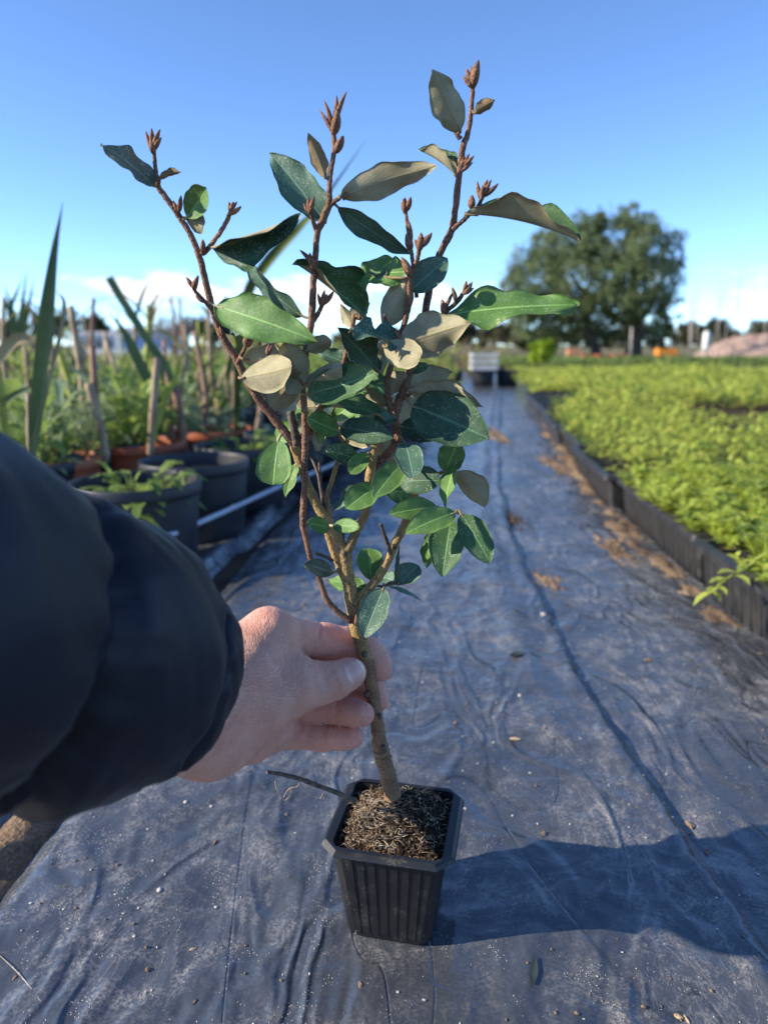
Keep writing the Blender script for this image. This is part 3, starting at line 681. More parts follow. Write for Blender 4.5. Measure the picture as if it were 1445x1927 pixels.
# ------------------------------------------------------------------ the hand and the sleeve
def skin():
    m = M('skin', .48, .4); v = m.coord('Object')
    n = m.noise(v, 70, 4, .6); f = m.noise(v, 900, 3, .7); cr = m.voro(m.coord('Object', (1, .6, 1)), 620, 'DISTANCE_TO_EDGE')
    at = m.node('ShaderNodeAttribute', attribute_name='red'); rd = at.outputs['Fac']
    c = m.mix(m.ramp(n, .3, .7), (.62, .335, .240), (.76, .450, .335)); c = m.mix(m.math('MULTIPLY', rd, .85), c, (.78, .290, .215))
    c = m.mix(m.ramp(f, .55, .75, 0, .18), c, (.40, .18, .13)); m.col(c)
    m.b.inputs['Subsurface Weight'].default_value = .22; m.b.inputs['Subsurface Radius'].default_value = (.006, .0022, .0012); m.b.inputs['Subsurface Scale'].default_value = .35
    wv = m.noise(m.coord('Object', (1.0, .5, .35)), 260, 3, .6, .6)
    m.bump(m.math('ADD', m.math('ADD', m.math('MULTIPLY', f, .12), m.math('MULTIPLY', m.ramp(cr, 0, .12), .45)), m.math('MULTIPLY', wv, 1.3)), .7, .0012)
    return m.m
MT['skin'] = skin()
HN = {}
def hp(px, py, Y, r): return (*PY(px, py, Y), r*mpp(py, Y))
fingers = {   # joint chains: px, py, Y, radius px
 'palm': [[(300,1345,.335,78),(395,1325,.362,80),(455,1275,.384,74)], [(455,1275,.384,74),(508,1200,.404,47)], [(430,1262,.386,66),(508,1200,.404,47)],
          [(395,1385,.368,72),(470,1385,.398,50),(525,1370,.410,38)], [(470,1330,.386,70),(545,1290,.392,54)], [(500,1230,.410,50),(500,1300,.420,46),(490,1365,.414,40)], [(300,1380,.338,74),(395,1385,.368,72)]],
 'thumb': [[(470,1335,.378,62),(556,1287,.389,50),(598,1286,.395,41),(628,1281,.3985,35.5),(656,1268,.4045,29.5),(664,1265,.4065,25)]],
 'index': [[(508,1197,.404,44),(560,1202,.416,37),(612,1207,.428,34),(660,1212,.4345,31),(694,1224,.436,25.5),(714,1250,.432,22.5),(717,1262,.4300,20.5)]],
 'middle': [[(500,1250,.415,44),(600,1270,.436,33),(660,1280,.443,28),(700,1298,.440,24),(711,1318,.4345,21)]],
 'ring': [[(505,1310,.418,42),(580,1328,.430,31),(630,1333,.424,27.5),(664,1340,.415,26),(681,1344,.4090,23.5)]],
 'pinky': [[(492,1362,.412,38),(545,1380,.423,28),(605,1388,.422,24.5),(645,1388,.4170,23),(664,1387,.4140,21)]],
}
def sdf_chain(Pt, ch):
    d = None
    for a, b in zip(ch[:-1], ch[1:]):
        A = np.array(a[:3]); ab = np.array(b[:3])-A; h = np.clip(((Pt-A)@ab)/(ab@ab), 0, 1)
        dd = np.linalg.norm(Pt-A-h[:, None]*ab, axis=1)-(a[3]+(b[3]-a[3])*h)
        d = dd if d is None else smin(d, dd, .0025)
    return d
def smin(a, b, k):
    h = np.clip(.5+.5*(b-a)/k, 0, 1); return b*(1-h)+a*h-k*h*(1-h)
CH = {k: [[hp(*q) for q in c] for c in v] for k, v in fingers.items()}
GROOVES = []
def groove(px, py, Y, ax, depth, width, reach): GROOVES.append((PY(px, py, Y), unit(ax), depth, width, reach))
ax = (1, 0, -.1)
for x in (655, 660): groove(x, 1212, .428, (1, .1, -.25), .0010, .0011, .016)
groove(592, 1206, .418, (1, .1, -.45), .0013, .0014, .018); groove(580, 1204, .416, (1, .1, -.5), .0005, .001, .018)
for x in (612, 617, 622, 628, 634): groove(x, 1283, .389, (1, .1, .35), .0008, .0006, .013)
for k_ in range(7): groove(520+9*k_, 1262+6*k_, .372, (1, 0, .55-.1*k_), .00045, .0006, .017)
groove(632, 1333, .412, ax, .0012, .0009, .014); groove(590, 1332, .417, ax, .0010, .0009, .014)
for x in (609, 577): groove(x, 1388, .408, ax, .0011, .0009, .013)
groove(596, 1290, .385, (1, 0, .3), .0006, .0016, .018)
def hand_sdf(Pt):
    d = None
    for c in CH['palm']:
        e = sdf_chain(Pt, c); d = e if d is None else smin(d, e, .012)
    th = sdf_chain(Pt, CH['thumb'][0]); res = smin(d, th, .007)
    fs = [sdf_chain(Pt, CH[k][0]) for k in ('index', 'middle', 'ring', 'pinky')]
    ff = fs[0]
    for e in fs[1:]: ff = smin(ff, e, .0005)
    w = np.clip((Pt[:, 0]-PY(512, 1290, .41)[0])/.020, 0, 1)
    k = .0095*(1-w)+.0009*w
    h = np.clip(.5+.5*(ff-res)/k, 0, 1); out = ff*(1-h)+res*h-k*h*(1-h)
    for c, a, dp, wd, rc in GROOVES:
        q = Pt-c; t = q@a; rr = np.einsum('ij,ij->i', q, q); out = out+dp*np.exp(-(t/wd)**2)*np.exp(-rr/rc**2)
    return out
def surface_nets(fn, lo, hi, h):
    ns = np.ceil((np.array(hi)-lo)/h).astype(int)+1; g = [lo[i]+h*np.arange(ns[i]) for i in range(3)]
    f = np.empty(ns, np.float32)
    for i in range(ns[0]):
        Yg, Zg = np.meshgrid(g[1], g[2], indexing='ij'); f[i] = fn(np.stack([np.full(Yg.size, g[0][i]), Yg.ravel(), Zg.ravel()], 1)).reshape(Yg.shape)
    s = f < 0; c = np.zeros(ns-1, int)
    for dx in (0, 1):
        for dy in (0, 1):
            for dz in (0, 1): c += s[dx:ns[0]-1+dx, dy:ns[1]-1+dy, dz:ns[2]-1+dz]
    act = (c > 0) & (c < 8); idx = -np.ones(ns-1, int); cells = np.argwhere(act); idx[act] = np.arange(len(cells))
    acc = np.zeros((len(cells), 3)); cnt = np.zeros(len(cells)); cr = [(0,0,0),(1,0,0),(0,1,0),(1,1,0),(0,0,1),(1,0,1),(0,1,1),(1,1,1)]
    for a, b in ((0,1),(2,3),(4,5),(6,7),(0,2),(1,3),(4,6),(5,7),(0,4),(1,5),(2,6),(3,7)):
        ca, cb = np.array(cr[a]), np.array(cr[b]); fa = f[tuple((cells+ca).T)]; fb = f[tuple((cells+cb).T)]; k = (fa < 0) != (fb < 0)
        t = fa[k]/(fa[k]-fb[k]); acc[k] += ca+t[:, None]*(cb-ca); cnt[k] += 1
    V = np.array(lo)+h*(cells+acc/cnt[:, None]); Q = []
    for ax_ in range(3):
        u, v = [(1, 2), (2, 0), (0, 1)][ax_]; sl0 = [slice(None)]*3; sl1 = [slice(None)]*3; sl0[ax_] = slice(0, -1); sl1[ax_] = slice(1, None)
        e = np.argwhere(s[tuple(sl0)] != s[tuple(sl1)]); e = e[(e[:, u] > 0) & (e[:, v] > 0) & (e[:, u] < ns[u]-1) & (e[:, v] < ns[v]-1)]
        inside = s[tuple(e.T)]; du = np.zeros(3, int); du[u] = 1; dv = np.zeros(3, int); dv[v] = 1
        q = np.stack([idx[tuple((e-du-dv).T)], idx[tuple((e-dv).T)], idx[tuple(e.T)], idx[tuple((e-du).T)]], 1)
        q[~inside] = q[~inside][:, ::-1]; Q.append(q)
    return V, np.vstack(Q)
allp = np.array([q for v in CH.values() for c in v for q in c]); pad = allp[:, 3].max()+.004
lo = (allp[:, :3]-allp[:, 3:4]).min(0)-.004; hi = (allp[:, :3]+allp[:, 3:4]).max(0)+.004
HV, HQ = surface_nets(hand_sdf, lo, hi, .00095)
wrist = PY(330, 1345, .345)
person = thing('person', wrist, 'person in a dark puffer jacket reaching in from the left to grip the sapling stem', 'person')
hand = obj('hand', HV, HQ, MT['skin'], person)
red = .24+.22*fbm(HV[:, 0]*90, HV[:, 2]*90, 8, 4)+.34*sstep(PY(560, 1290, .41)[0], PY(620, 1290, .41)[0], HV[:, 0])*(HV[:, 1] > .405)
for (x, y, Y, s_, a_) in ((718,1266,.43,.011,1.),(712,1320,.433,.010,.9),(683,1347,.409,.012,.95),(662,1384,.412,.011,.9),(505,1175,.40,.016,.45),(600,1207,.425,.022,.5),(690,1220,.433,.012,.6),(600,1290,.39,.010,.3),(590,1385,.42,.025,.55),(600,1335,.43,.02,.6),(430,1430,.38,.025,.35),(560,1195,.41,.015,.35),(665,1290,.40,.007,.5)):
    red = np.maximum(red, a_*np.exp(-np.sum((HV-PY(x, y, Y))**2, 1)/s_**2))
at = hand.data.attributes.new('red', 'FLOAT', 'POINT'); at.data.foreach_set('value', red.astype(np.float32))
# thumbnail, laid on the thumb's surface
def nail():
    c = PY(660, 1266, .404); t = unit(PY(668, 1263, .4065)-PY(630, 1281, .3985)); n = unit(np.array([-.10, -1., .34])); n = unit(n-t*np.dot(n, t)); b = np.cross(n, t)
    nu, nv = 17, 15; P = []; UVs = []
    for i in range(nu):
        for j in range(nv):
            a = -1+2*i/(nu-1); w = -1+2*j/(nv-1)
            k = math.sqrt(max(0, 1-.5*w*w)); kk = math.sqrt(max(0, 1-.30*a*a))
            P.append(c+t*(a*.0080*k-.0004)+b*(w*.0072*kk)); UVs.append((a*.5+.5, w*.5+.5))
    P = np.array(P)+n*.02
    for _ in range(60): P = P-n*np.minimum(hand_sdf(P), .003)[:, None]*.9
    e = np.array([max(abs(-1+2*i/(nu-1)), abs(-1+2*j/(nv-1))) for i in range(nu) for j in range(nv)])
    P = P+n*(.00055-.0010*np.clip((e-.8)/.2, 0, 1)**2)[:, None]
    return P, gridfaces(nu, nv), np.array(UVs)
m = M('thumbnail', .30, .5); uvn = m.coord('UV'); sx_ = m.node('ShaderNodeSeparateXYZ'); m.l.new(uvn, sx_.inputs[0])
c_ = m.mix(m.ramp(sx_.outputs[0], .80, .90), (.66, .36, .29), (.78, .66, .52)); c_ = m.mix(m.ramp(sx_.outputs[0], .16, .30, .6, 0), c_, (.74, .52, .45)); m.col(c_); m.b.inputs['Subsurface Weight'].default_value = .1; m.b.inputs['Subsurface Scale'].default_value = .002
m.bump(m.noise(m.coord('UV', (.3, 6, 1)), 6, 3), .15, .0005)
P_, Q_, uv_ = nail(); obj('thumbnail', P_, Q_, m.m, person, uv=uv_)

# puffer sleeve: rings round an axis from the elbow, off to the left, to the cuff
def cloth():
    m = M('jacket_fabric', .58, .35); v = m.coord('Object'); n = m.noise(v, 30, 4, .55); w = m.noise(v, 2600, 2)
    m.col(m.mix(m.ramp(n, .3, .7), (.0052, .0072, .0140), (.0080, .0108, .0195))); m.b.inputs['Sheen Weight'].default_value = .05; m.b.inputs['Sheen Roughness'].default_value = .4
    m.bump(m.math('ADD', m.math('MULTIPLY', n, 1.), m.math('MULTIPLY', w, .04)), .25, .004); return m.m
MT['cloth'] = cloth()
def sleeve():
    C1 = PY(350, 1280, .336); C0 = np.array([-.329, -.174, .56]); axis = unit(C1-C0)
    dist = np.concatenate([np.linspace(.46, .10, 60)[:-1], np.linspace(.10, 0, 46)]); m_ = len(dist); k = 120
    C = C1-axis*dist[:, None]; r = np.interp(dist, [0, .004, .012, .024, .042, .07, .12, .2, .34, .46], [.024, .031, .0385, .048, .0545, .0575, .060, .0665, .084, .092])
    r = np.convolve(np.pad(r, 3, mode='edge'), np.ones(7)/7, 'valid')
    T, N, B = frames(C); a = np.arange(k)/k*2*np.pi
    seam = np.zeros(m_)
    for s0, dpt, wd in ((.300, .016, .007), (.205, .016, .0065), (.120, .016, .0055), (.046, .0085, .0034)): seam += dpt*np.exp(-((dist-s0)/wd)**2)
    puff = .0045*np.abs(np.sin((dist-.120)/.085*np.pi))*(dist > .05)
    A_, T_ = np.meshgrid(a, dist, indexing='xy'); cA, sA = np.cos(A_), np.sin(A_)
    wr = .0045*fbm(T_*26+cA*1.3, sA*2.0+T_*9, 81, 4)+.0050*fbm(T_*14, A_*5.1, 97, 3)*(np.exp(-((T_-.120)/.016)**2)+np.exp(-((T_-.205)/.016)**2)+.6*np.exp(-((T_-.046)/.012)**2))+.0045*fbm(T_*34+sA*.5, cA*4+sA*2.5, 85, 3)*(np.exp(-((T_-.120)/.022)**2)+np.exp(-((T_-.205)/.025)**2)+.7*np.exp(-((T_-.046)/.016)**2))
    fold = .009*np.exp(-(((T_-.098)+.028*np.sin(A_-.4))/.0060)**2)*np.clip(np.cos(A_-.1), 0, 1)**2
    rr = r[:, None]+puff[:, None]-seam[:, None]*(.8+.3*np.sin(A_*3+1))+wr*np.minimum(1, T_/.03+.25)-fold
    V = C[:, None]+N[:, None]*(np.cos(a)[None]*rr)[..., None]+B[:, None]*(np.sin(a)[None]*rr)[..., None]
    V = V.reshape(-1, 3); j = np.arange(k)[None]; i = np.arange(m_-1)[:, None]
    q = np.stack([i*k+j, i*k+(j+1) % k, (i+1)*k+(j+1) % k, (i+1)*k+j], -1).reshape(-1, 4)
    # the cuff turns inwards
    Lp = [V]; last = V[-k:]; c0 = C[-1]
    for s_, back in ((.97, -.002), (.94, -.008), (.92, -.02), (.90, -.045)):
        Lp.append(c0+(last-c0)*s_+T[-1]*back)
    V = np.vstack(Lp); qq = [q]
    for e in range(4):
        o_ = (m_-1+e)*k; j1 = np.arange(k); qq.append(np.stack([o_+j1, o_+(j1+1) % k, o_+k+(j1+1) % k, o_+k+j1], 1))
    return V, np.vstack(qq)
sv, sq = sleeve(); slv = obj('jacket_sleeve', sv, sq, MT['cloth'], person)
MT['thread'] = simple('seam_thread', (.004, .005, .009), (.010, .012, .020), 400, .8)
dd_ = np.concatenate([np.linspace(.46, .10, 60)[:-1], np.linspace(.10, 0, 46)])
for s0 in (.300, .205, .120, .046):                                  # sewn seams sit in the grooves
    k_ = int(np.argmin(np.abs(dd_-s0))); ringp = sv[k_*120:(k_+1)*120]; V_, F_ = tube(np.vstack([ringp, ringp[:1]]), .00075*(1+.35*np.sin(np.arange(121)*1.9)), 5, False); obj('seam', V_, F_, MT['thread'], slv)

# ------------------------------------------------------------------ right: seedling trays
MT['tray'] = simple('tray_plastic', (.016, .016, .018), (.040, .039, .038), 40, .40, .3)
MT['seedling'] = foliage('seedling_leaves', (.15, .25, .025), (.56, .60, .12), .40, .55, .6)
MT['weed'] = foliage('weed_leaves', (.085, .165, .030), (.300, .390, .100), .38, .6, .6)
MT['weedgrey'] = foliage('greyish_weed_leaves', (.150, .215, .105), (.340, .420, .230), .30, .6, .6)
MT['olive'] = foliage('tree_leaves', (.075, .12, .055), (.25, .31, .15), .32, .55, .45)
MT['scrub'] = foliage('scrub_leaves', (.055, .065, .034), (.165, .165, .090), .2, .7, .5)
MT['darktree'] = foliage('dark_tree_leaves', (.030, .048, .028), (.085, .105, .055), .2, .6, .5)
MT['limegreen'] = foliage('lime_shrub_leaves', (.18, .30, .02), (.36, .48, .05), .35, .5, .5)
MT['blade'] = simple('reed_blade', (.060, .105, .022), (.150, .180, .045), 12, .5)
MT['bladedry'] = simple('dry_reed_blade', (.26, .19, .085), (.42, .33, .16), 14, .7)
MT['bladeyel'] = simple('yellow_reed_blade', (.24, .26, .03), (.42, .42, .06), 12, .6)
MT['cane'] = simple('dry_cane', (.22, .145, .085), (.42, .31, .20), 18, .7)
MT['canebrown'] = simple('brown_cane', (.16, .075, .045), (.30, .17, .11), 18, .7)
MT['bigpot'] = simple('big_pot_plastic', (.014, .017, .024), (.034, .038, .046), 9, .48, .2)
MT['terra'] = simple('terracotta_plastic', (.36, .085, .035), (.48, .14, .06), 8, .6)
MT['terralight'] = simple('orange_clay', (.52, .20, .09), (.62, .29, .15), 8, .7)
def xe(y): return bend(y)+.474-.03*np.maximum(0, np.asarray(y, float)-1.6)
TL, TW, TH = .52, .30, .088
def tray_parts():
    out = {}
    def lo(hw, hl, z, n=3, ch=.012): return rsq(hw, hl, ch, z, n)
    W, L = TW/2, TL/2
    out['tray_wall'] = loops([lo(W-.022, L-.022, .0), lo(W-.010, L-.010, TH-.004), lo(W-.010, L-.010, TH), lo(W-.014, L-.014, TH), lo(W-.018, L-.018, TH-.020)], True, True)
    out['tray_rim'] = loops([lo(W-.012, L-.012, TH-.001), lo(W, L, TH-.002), lo(W+.001, L+.001, TH-.010), lo(W+.003, L+.003, TH-.010), lo(W+.002, L+.002, TH+.001), lo(W-.014, L-.014, TH+.002)])
    bars = []
    for k in range(1, 13): bars.append(box((0, -L+.014+k*(TL-.028)/13, TH-.006), (TW-.03, .004, .010)))
    for k in range(1, 7): bars.append(box((-W+.014+k*(TW-.028)/7, 0, TH-.0065), (.004, TL-.03, .010)))
    out['cell_grid'] = join(bars)
    v = []
    for x, d in ((-.0035, .001), (-.002, -.003), (.002, -.003), (.0035, .001)): v.append((d, x))
    rb = [];
    for z, off in ((.003, -(W-.0215)), (TH-.011, -(W-.011))):
        for d, x in v: rb.append((off+d, x, z))
    out['tray_rib'] = (np.array(rb), [(0,1,5,4),(1,2,6,5),(2,3,7,6),(0,4,7,3),(4,5,6,7),(3,2,1,0)])
    return out
TP = {k: mesh(k, v, f, MT['tray'], smooth=False) for k, (v, f) in tray_parts().items()}
MT['traysoil'] = MT['peat']
TP['tray_soil'] = mesh('tray_soil', *box((0, 0, TH-.014), (TW-.034, TL-.034, .012)), MT['traysoil'], smooth=False)
def tray(x, y, rz, label, group, ribs=True):
    t = thing('seedling_tray', (x, y, -.010), label, 'tray', group); t.rotation_euler = (0, 0, rz)
    for k in ('tray_wall', 'tray_rim', 'cell_grid', 'tray_soil'):
        o = bpy.data.objects.new(k, TP[k]); COL.objects.link(o); o.parent = t
    if ribs:
        for i in range(17):
            o = bpy.data.objects.new('tray_rib', TP['tray_rib']); COL.objects.link(o); o.parent = t; o.location = (0, -TL/2+.03+i*(TL-.06)/16, 0)
    return t
labs = ['nearest black plastic tray at the right edge with a sprig hanging over its rim', 'second black seedling tray from the lens with a raised corner', 'third black seedling tray along the path edge']
ty = .83; trays = []
for i in range(8):
    yc = ty; sl = float((xe(yc+.2)-xe(yc-.2))/.4); jx = [0, .012, -.012, .01, -.008, .006, 0, 0][i]
    tray(float(xe(yc))+TW/2+jx, yc, -math.atan(sl), labs[i] if i < 3 else '%s black seedling tray from the lens along the path edge' % ['fourth', 'fifth', 'sixth', 'seventh', 'eighth'][i-3], 'trays along the path edge', i < 4); trays.append(yc); ty += TL+.016
for i in range(3):
    yc = .86+.53*i; tray(float(xe(yc))+TW*1.5+.016, yc, -.03, '%s black seedling tray hidden under seedlings behind the edge trays' % ['nearest', 'middle', 'farthest'][i], 'trays behind the edge trays', False)
# bench of trays further in: one dark bed under the green mass
V = []; xs = np.linspace(0, 1, 30); ysb = np.linspace(.4, 8.7, 60)
X, Y = np.meshgrid(xs, ysb, indexing='ij'); x_in = xe(Y)+np.where(Y < 2.4, TW*2+.03, TW+.01); XX = x_in+X*(6.5-x_in)
obj('tray_bed', np.stack([XX, Y, np.full_like(X, .070)], -1).reshape(-1, 3), gridfaces(30, 60), MT['peat'])['kind'] = 'structure'
def leafquads(base, d, L, W, cup=.18, up=(0, 0, 1)):
    n = len(base); d = d/np.linalg.norm(d, axis=1)[:, None]; s = np.cross(d, np.array(up)); s /= np.linalg.norm(s, axis=1)[:, None]+1e-9; nn = np.cross(s, d)
    L = np.broadcast_to(L, (n,))[:, None]; W = np.broadcast_to(W, (n,))[:, None]
    p0 = base; p1 = base+d*L*.45+s*W*.5+nn*L*cup*.5; p2 = base+d*L-nn*L*cup*.6; p3 = base+d*L*.45-s*W*.5+nn*L*cup*.5
    V = np.stack([p0, p1, p2, p3], 1).reshape(-1, 3); q = np.arange(n*4).reshape(-1, 4)
    return V, q
def fineleaf(base, d, L, W, g):            # six-cornered folded leaves
    n = len(base); d = d/np.linalg.norm(d, axis=1)[:, None]; s = np.cross(d, np.array((0, 0, 1.))); s /= np.linalg.norm(s, axis=1)[:, None]+1e-9; nn = np.cross(s, d)
    L = L[:, None]; W = W[:, None]
    pts = [base, base+d*L*.30+s*W*.42+nn*L*.08, base+d*L*.66+s*W*.42+nn*L*.06, base+d*L-nn*L*.12, base+d*L*.66-s*W*.42+nn*L*.06, base+d*L*.30-s*W*.42+nn*L*.08, base+d*L*.5]
    V = np.stack(pts, 1).reshape(-1, 3); f = np.array([(0,1,6),(1,2,6),(2,3,6),(3,4,6),(4,5,6),(5,0,6)]); q = (np.arange(n)[:, None, None]*7+f[None]).reshape(-1, 3)
    return V, q
def seedling_mesh(seed):
    g = np.random.default_rng(seed); bs = []; ds = []; Ls = []; stems = []
    for s_ in range(7):
        a = g.uniform(0, 6.28); lean = g.uniform(.1, .75); h = g.uniform(.035, .065); dirn = np.array([math.cos(a)*lean, math.sin(a)*lean, 1]); dirn /= np.linalg.norm(dirn); b0 = np.array([math.cos(a)*.006, math.sin(a)*.006, -.004])
        stems.append(tube(np.array([b0, b0+dirn*h*.5, b0+dirn*h]), np.array([.0009, .0008, .0005]), 4))
        for k in range(6):
            for sd in (0, math.pi):
                f = .3+.7*k/5; aa = a+k*1.57+sd+g.normal(0, .25); up = g.uniform(.15, .9)+.35*(k == 5)
                bs.append(b0+dirn*h*f); ds.append((math.cos(aa), math.sin(aa), up)); Ls.append(g.uniform(.012, .021)*(1 if k < 5 else .75))
    V, q = fineleaf(np.array(bs), np.array(ds, float), np.array(Ls), np.array(Ls)*.52, g)
    SV, SF = join(stems); return np.vstack([V, SV]), [tuple(x) for x in q]+[tuple(int(y)+len(V) for y in f) for f in SF]
SM = [mesh('seedling', *seedling_mesh(100+i), MT['seedling']) for i in range(6)]
g = np.random.default_rng(12); near = []
for yc in np.arange(.62, 1.60, .040):
    for k in range(8):
        x = float(xe(yc))+.040+.040*k+g.normal(0, .008); y = yc+g.normal(0, .006)
        if k == 0 and (g.random() < .35 or .95 < y < 1.06): continue
        px = CX+x/(y*cp)*F*.985
        if px > 1500 or g.random() < .06: continue
        near.append((x, y))
for i, (x, y) in enumerate(near):
    o = bpy.data.objects.new('seedling', SM[i % 6]); COL.objects.link(o); o.location = (x, y, .066); o.rotation_euler = (g.normal(0, .14), g.normal(-.14, .16), g.uniform(0, 6.28)); s_ = g.uniform(1.0, 1.6); o.scale = (s_*1.1, s_*1.1, s_*.72)
    tag(o, 'light green leafy seedling in the nearest trays at the right edge', 'seedling', 'seedlings in the nearest trays')
def mat_of_seedlings():
    g = np.random.default_rng(14); B = []; D = []; Ls = []
    for y in np.concatenate([np.arange(.62, 3.2, .042), np.arange(3.2, 8.6, .075)]):
        fx = .56*y+.35; x0 = float(xe(y))+.03; stp = .042 if y < 3.2 else .075
        for x in np.arange(x0, max(x0+.3, fx), stp):
            if y < 1.60 and x < xe(y)+.345: continue
            hole = fbm(np.array([x*1.3]), np.array([y*.8]), 91, 3)[0]
            if hole < -.28 or g.random() < .10 or ((y % .53) < .05 and g.random() < .55) or (((x-xe(y)) % .31) < .04 and g.random() < .5): continue
            if 2.8 < y < 3.5 and 1.30 < x < 1.95+.1*math.sin(y*9): continue
            hh = .052*(1+.6*hole)*g.uniform(.7, 1.25)*(1 if y < 3.2 else 1.15); nl = 13 if y < 3.2 else 12
            a = g.uniform(0, 6.28, nl); rr = np.sqrt(g.random(nl))*stp*.62; zz = .068+hh*g.uniform(.15, 1.1, nl)
            B.append(np.stack([x+np.cos(a)*rr, y+np.sin(a)*rr, zz], 1)); D.append(np.stack([np.cos(a+g.normal(0, .8, nl)), np.sin(a+g.normal(0, .8, nl)), g.uniform(.1, 1.1, nl)], 1))
            Ls.append(g.uniform(.017, .030, nl)*(1 if y < 3.2 else 1.7))
    B = np.vstack(B); D = np.vstack(D); Ls = np.concatenate(Ls); return leafquads(B, D, Ls, Ls*.55)
V, q = mat_of_seedlings(); tag(obj('seedlings', V, q, MT['seedling']), 'dense light green carpet of young plants in trays right of the path', 'seedlings', kind='stuff')
# the sprig that leans out over the tray rim
sg = np.random.default_rng(5); tip = PY(1340, 1112, .86); b0 = PY(1432, 1050, .93); Cs = catmull([b0, PY(1400, 1070, .90), PY(1362, 1092, .87), tip], 6)
sprig = thing('seedling_sprig', b0, 'pale green sprig hanging out over the nearest tray rim', 'sprig')
obj('stem', *tube(Cs, np.linspace(.0018, .0010, len(Cs)), 6), MT['seedling'], sprig)
for k in range(15):
    c = Cs[int((len(Cs)-1)*min(1, k/13))]; a = sg.uniform(0, 6.28); L = sg.uniform(.020, .032)
    dv = unit(np.array([-.5+.9*math.cos(a), -.5+.5*math.sin(a), .55*math.sin(a*2+1)+.1]))
    V, q = fineleaf(c[None], dv[None], np.array([L]), np.array([L*.45]), sg); obj('leaf', V, q, MT['seedling'], sprig)

# ------------------------------------------------------------------ left: big round pots, reeds and weeds
def lathe(prof, k=36):
    a = np.arange(k)/k*2*np.pi; V = np.vstack([np.stack([r*np.cos(a), r*np.sin(a), np.full(k, z)], 1) for r, z in prof]); Fc = []
    for i in range(len(prof)-1):
        for j in range(k): Fc.append((i*k+j, i*k+(j+1) % k, (i+1)*k+(j+1) % k, (i+1)*k+j))
    return V, Fc
PM = {}
for nm, mt in (('black', 'bigpot'), ('terra', 'terra')):
    PM[nm] = (mesh('pot_wall', *lathe([(.0, .0), (.092, .0), (.094, .003), (.104, .118), (.105, .128), (.1062, .138)]), MT[mt]),
              mesh('pot_rim', *lathe([(.1058, .132), (.1085, .132), (.1095, .140), (.1095, .152), (.1085, .155), (.1045, .155), (.1035, .150), (.1020, .12)]), MT[mt]),
              mesh('pot_soil', *lathe([(.0, .128), (.06, .131), (.1030, .126)], 24), MT['soil']))
def round_pot(x, y, nm, label, group=None):
    t = thing('plant_pot', (x, y, .0), label, 'pot', group)
    for mm in PM[nm]:
        o = bpy.data.objects.new(mm.name.split('.')[0], mm); COL.objects.link(o); o.parent = t
    return t
def weed_mesh(seed, n, hmax, L0, L1, rad, droop=.4, jag=True):
    g = np.random.default_rng(seed); V = []; Fq = []
    for i in range(n):
        a = g.uniform(0, 6.28); r0 = rad*math.sqrt(g.random())*.8; L = g.uniform(L0, L1); el = g.uniform(.1, 1.2); W = L*g.uniform(.22, .42); h0 = hmax*g.random()**1.4
        b = np.array([math.cos(a)*r0, math.sin(a)*r0, .128+h0]); d = np.array([math.cos(a+g.normal(0, .6))*math.cos(el), math.sin(a+g.normal(0, .6))*math.cos(el), math.sin(el)]); d = unit(d); s_ = unit(np.cross(d, [0, 0, 1])); nn = np.cross(s_, d)
        ks = 7; o = len(V)
        for k in range(ks):
            t = k/(ks-1); w = W*math.sin(math.pi*min(1, t*.93+.05))**.8*(1 if not jag or k % 2 else .66); c = b+d*L*t-np.array([0, 0, 1])*droop*L*t*t
            V += [c+s_*w/2+nn*w*.12, c, c-s_*w/2+nn*w*.12]
        for k in range(ks-1):
            for m_ in (0, 1): Fq.append((o+k*3+m_, o+(k+1)*3+m_, o+(k+1)*3+m_+1, o+k*3+m_+1))
        if h0 > .02:
            c0 = np.array([b[0]*.4, b[1]*.4, .125]); sv_, sf_ = tube(np.array([c0, (c0+b)/2, b]), np.array([.0016, .0013, .001]), 4); o = len(V); V += list(sv_); Fq += [tuple(x+o for x in f) for f in sf_]
    return np.array(V), Fq
WM = [mesh('weed', *weed_mesh(200+i, 70, .13, .045, .10, .10), MT['weedgrey' if i % 2 else 'weed']) for i in range(4)]
WM += [mesh('weed', *weed_mesh(220+i, 60, .07, .04, .09, .10, .6), MT['weed' if i % 2 else 'weedgrey']) for i in range(2)]
g = np.random.default_rng(31); potpos = []
front = [(-.425, 1.20), (-.385, 1.43), (-.335, 1.66)]
fl = ['frontmost big black round pot beside the jacket sleeve', 'big black round pot second from the sleeve', 'big black round pot behind the sapling stems, third from the sleeve']
for i, (x, y) in enumerate(front): round_pot(x, y, 'black', fl[i]); potpos.append((x, y, 'f'))
yy_ = 1.90
for i in range(6):
    x = float(bend(yy_))-.36+.03*i; round_pot(x, yy_, 'black', '%s black round pot along the left edge of the path, counted from the sleeve' % ['fourth', 'fifth', 'sixth', 'seventh', 'eighth', 'ninth'][i], 'black pots along the path'); potpos.append((x, yy_, 'e')); yy_ += .25
tl = ['bright red brown pot behind the left stem of the sapling', 'orange brown pot among weeds above the sleeve', 'orange brown pot rim just over the sleeve edge at far left']
for i, (x, y) in enumerate([(-.47, 1.97), (-.59, 1.70), (-.70, 1.46)]): round_pot(x, y, 'terra', tl[i]); potpos.append((x, y, 't'))
for c in range(2, 7):
    for r_ in range(7):
        x = -.47-.245*(c-1)+.03*r_+g.normal(0, .01); y = 1.42+.26*r_+.1*(c % 2)
        if c == 1: continue
        if CX+x/y*F > -60: round_pot(x, y, 'black', 'black round pot deep among the weeds on the left', 'pots among the weeds on the left'); potpos.append((x, y, 'b'))
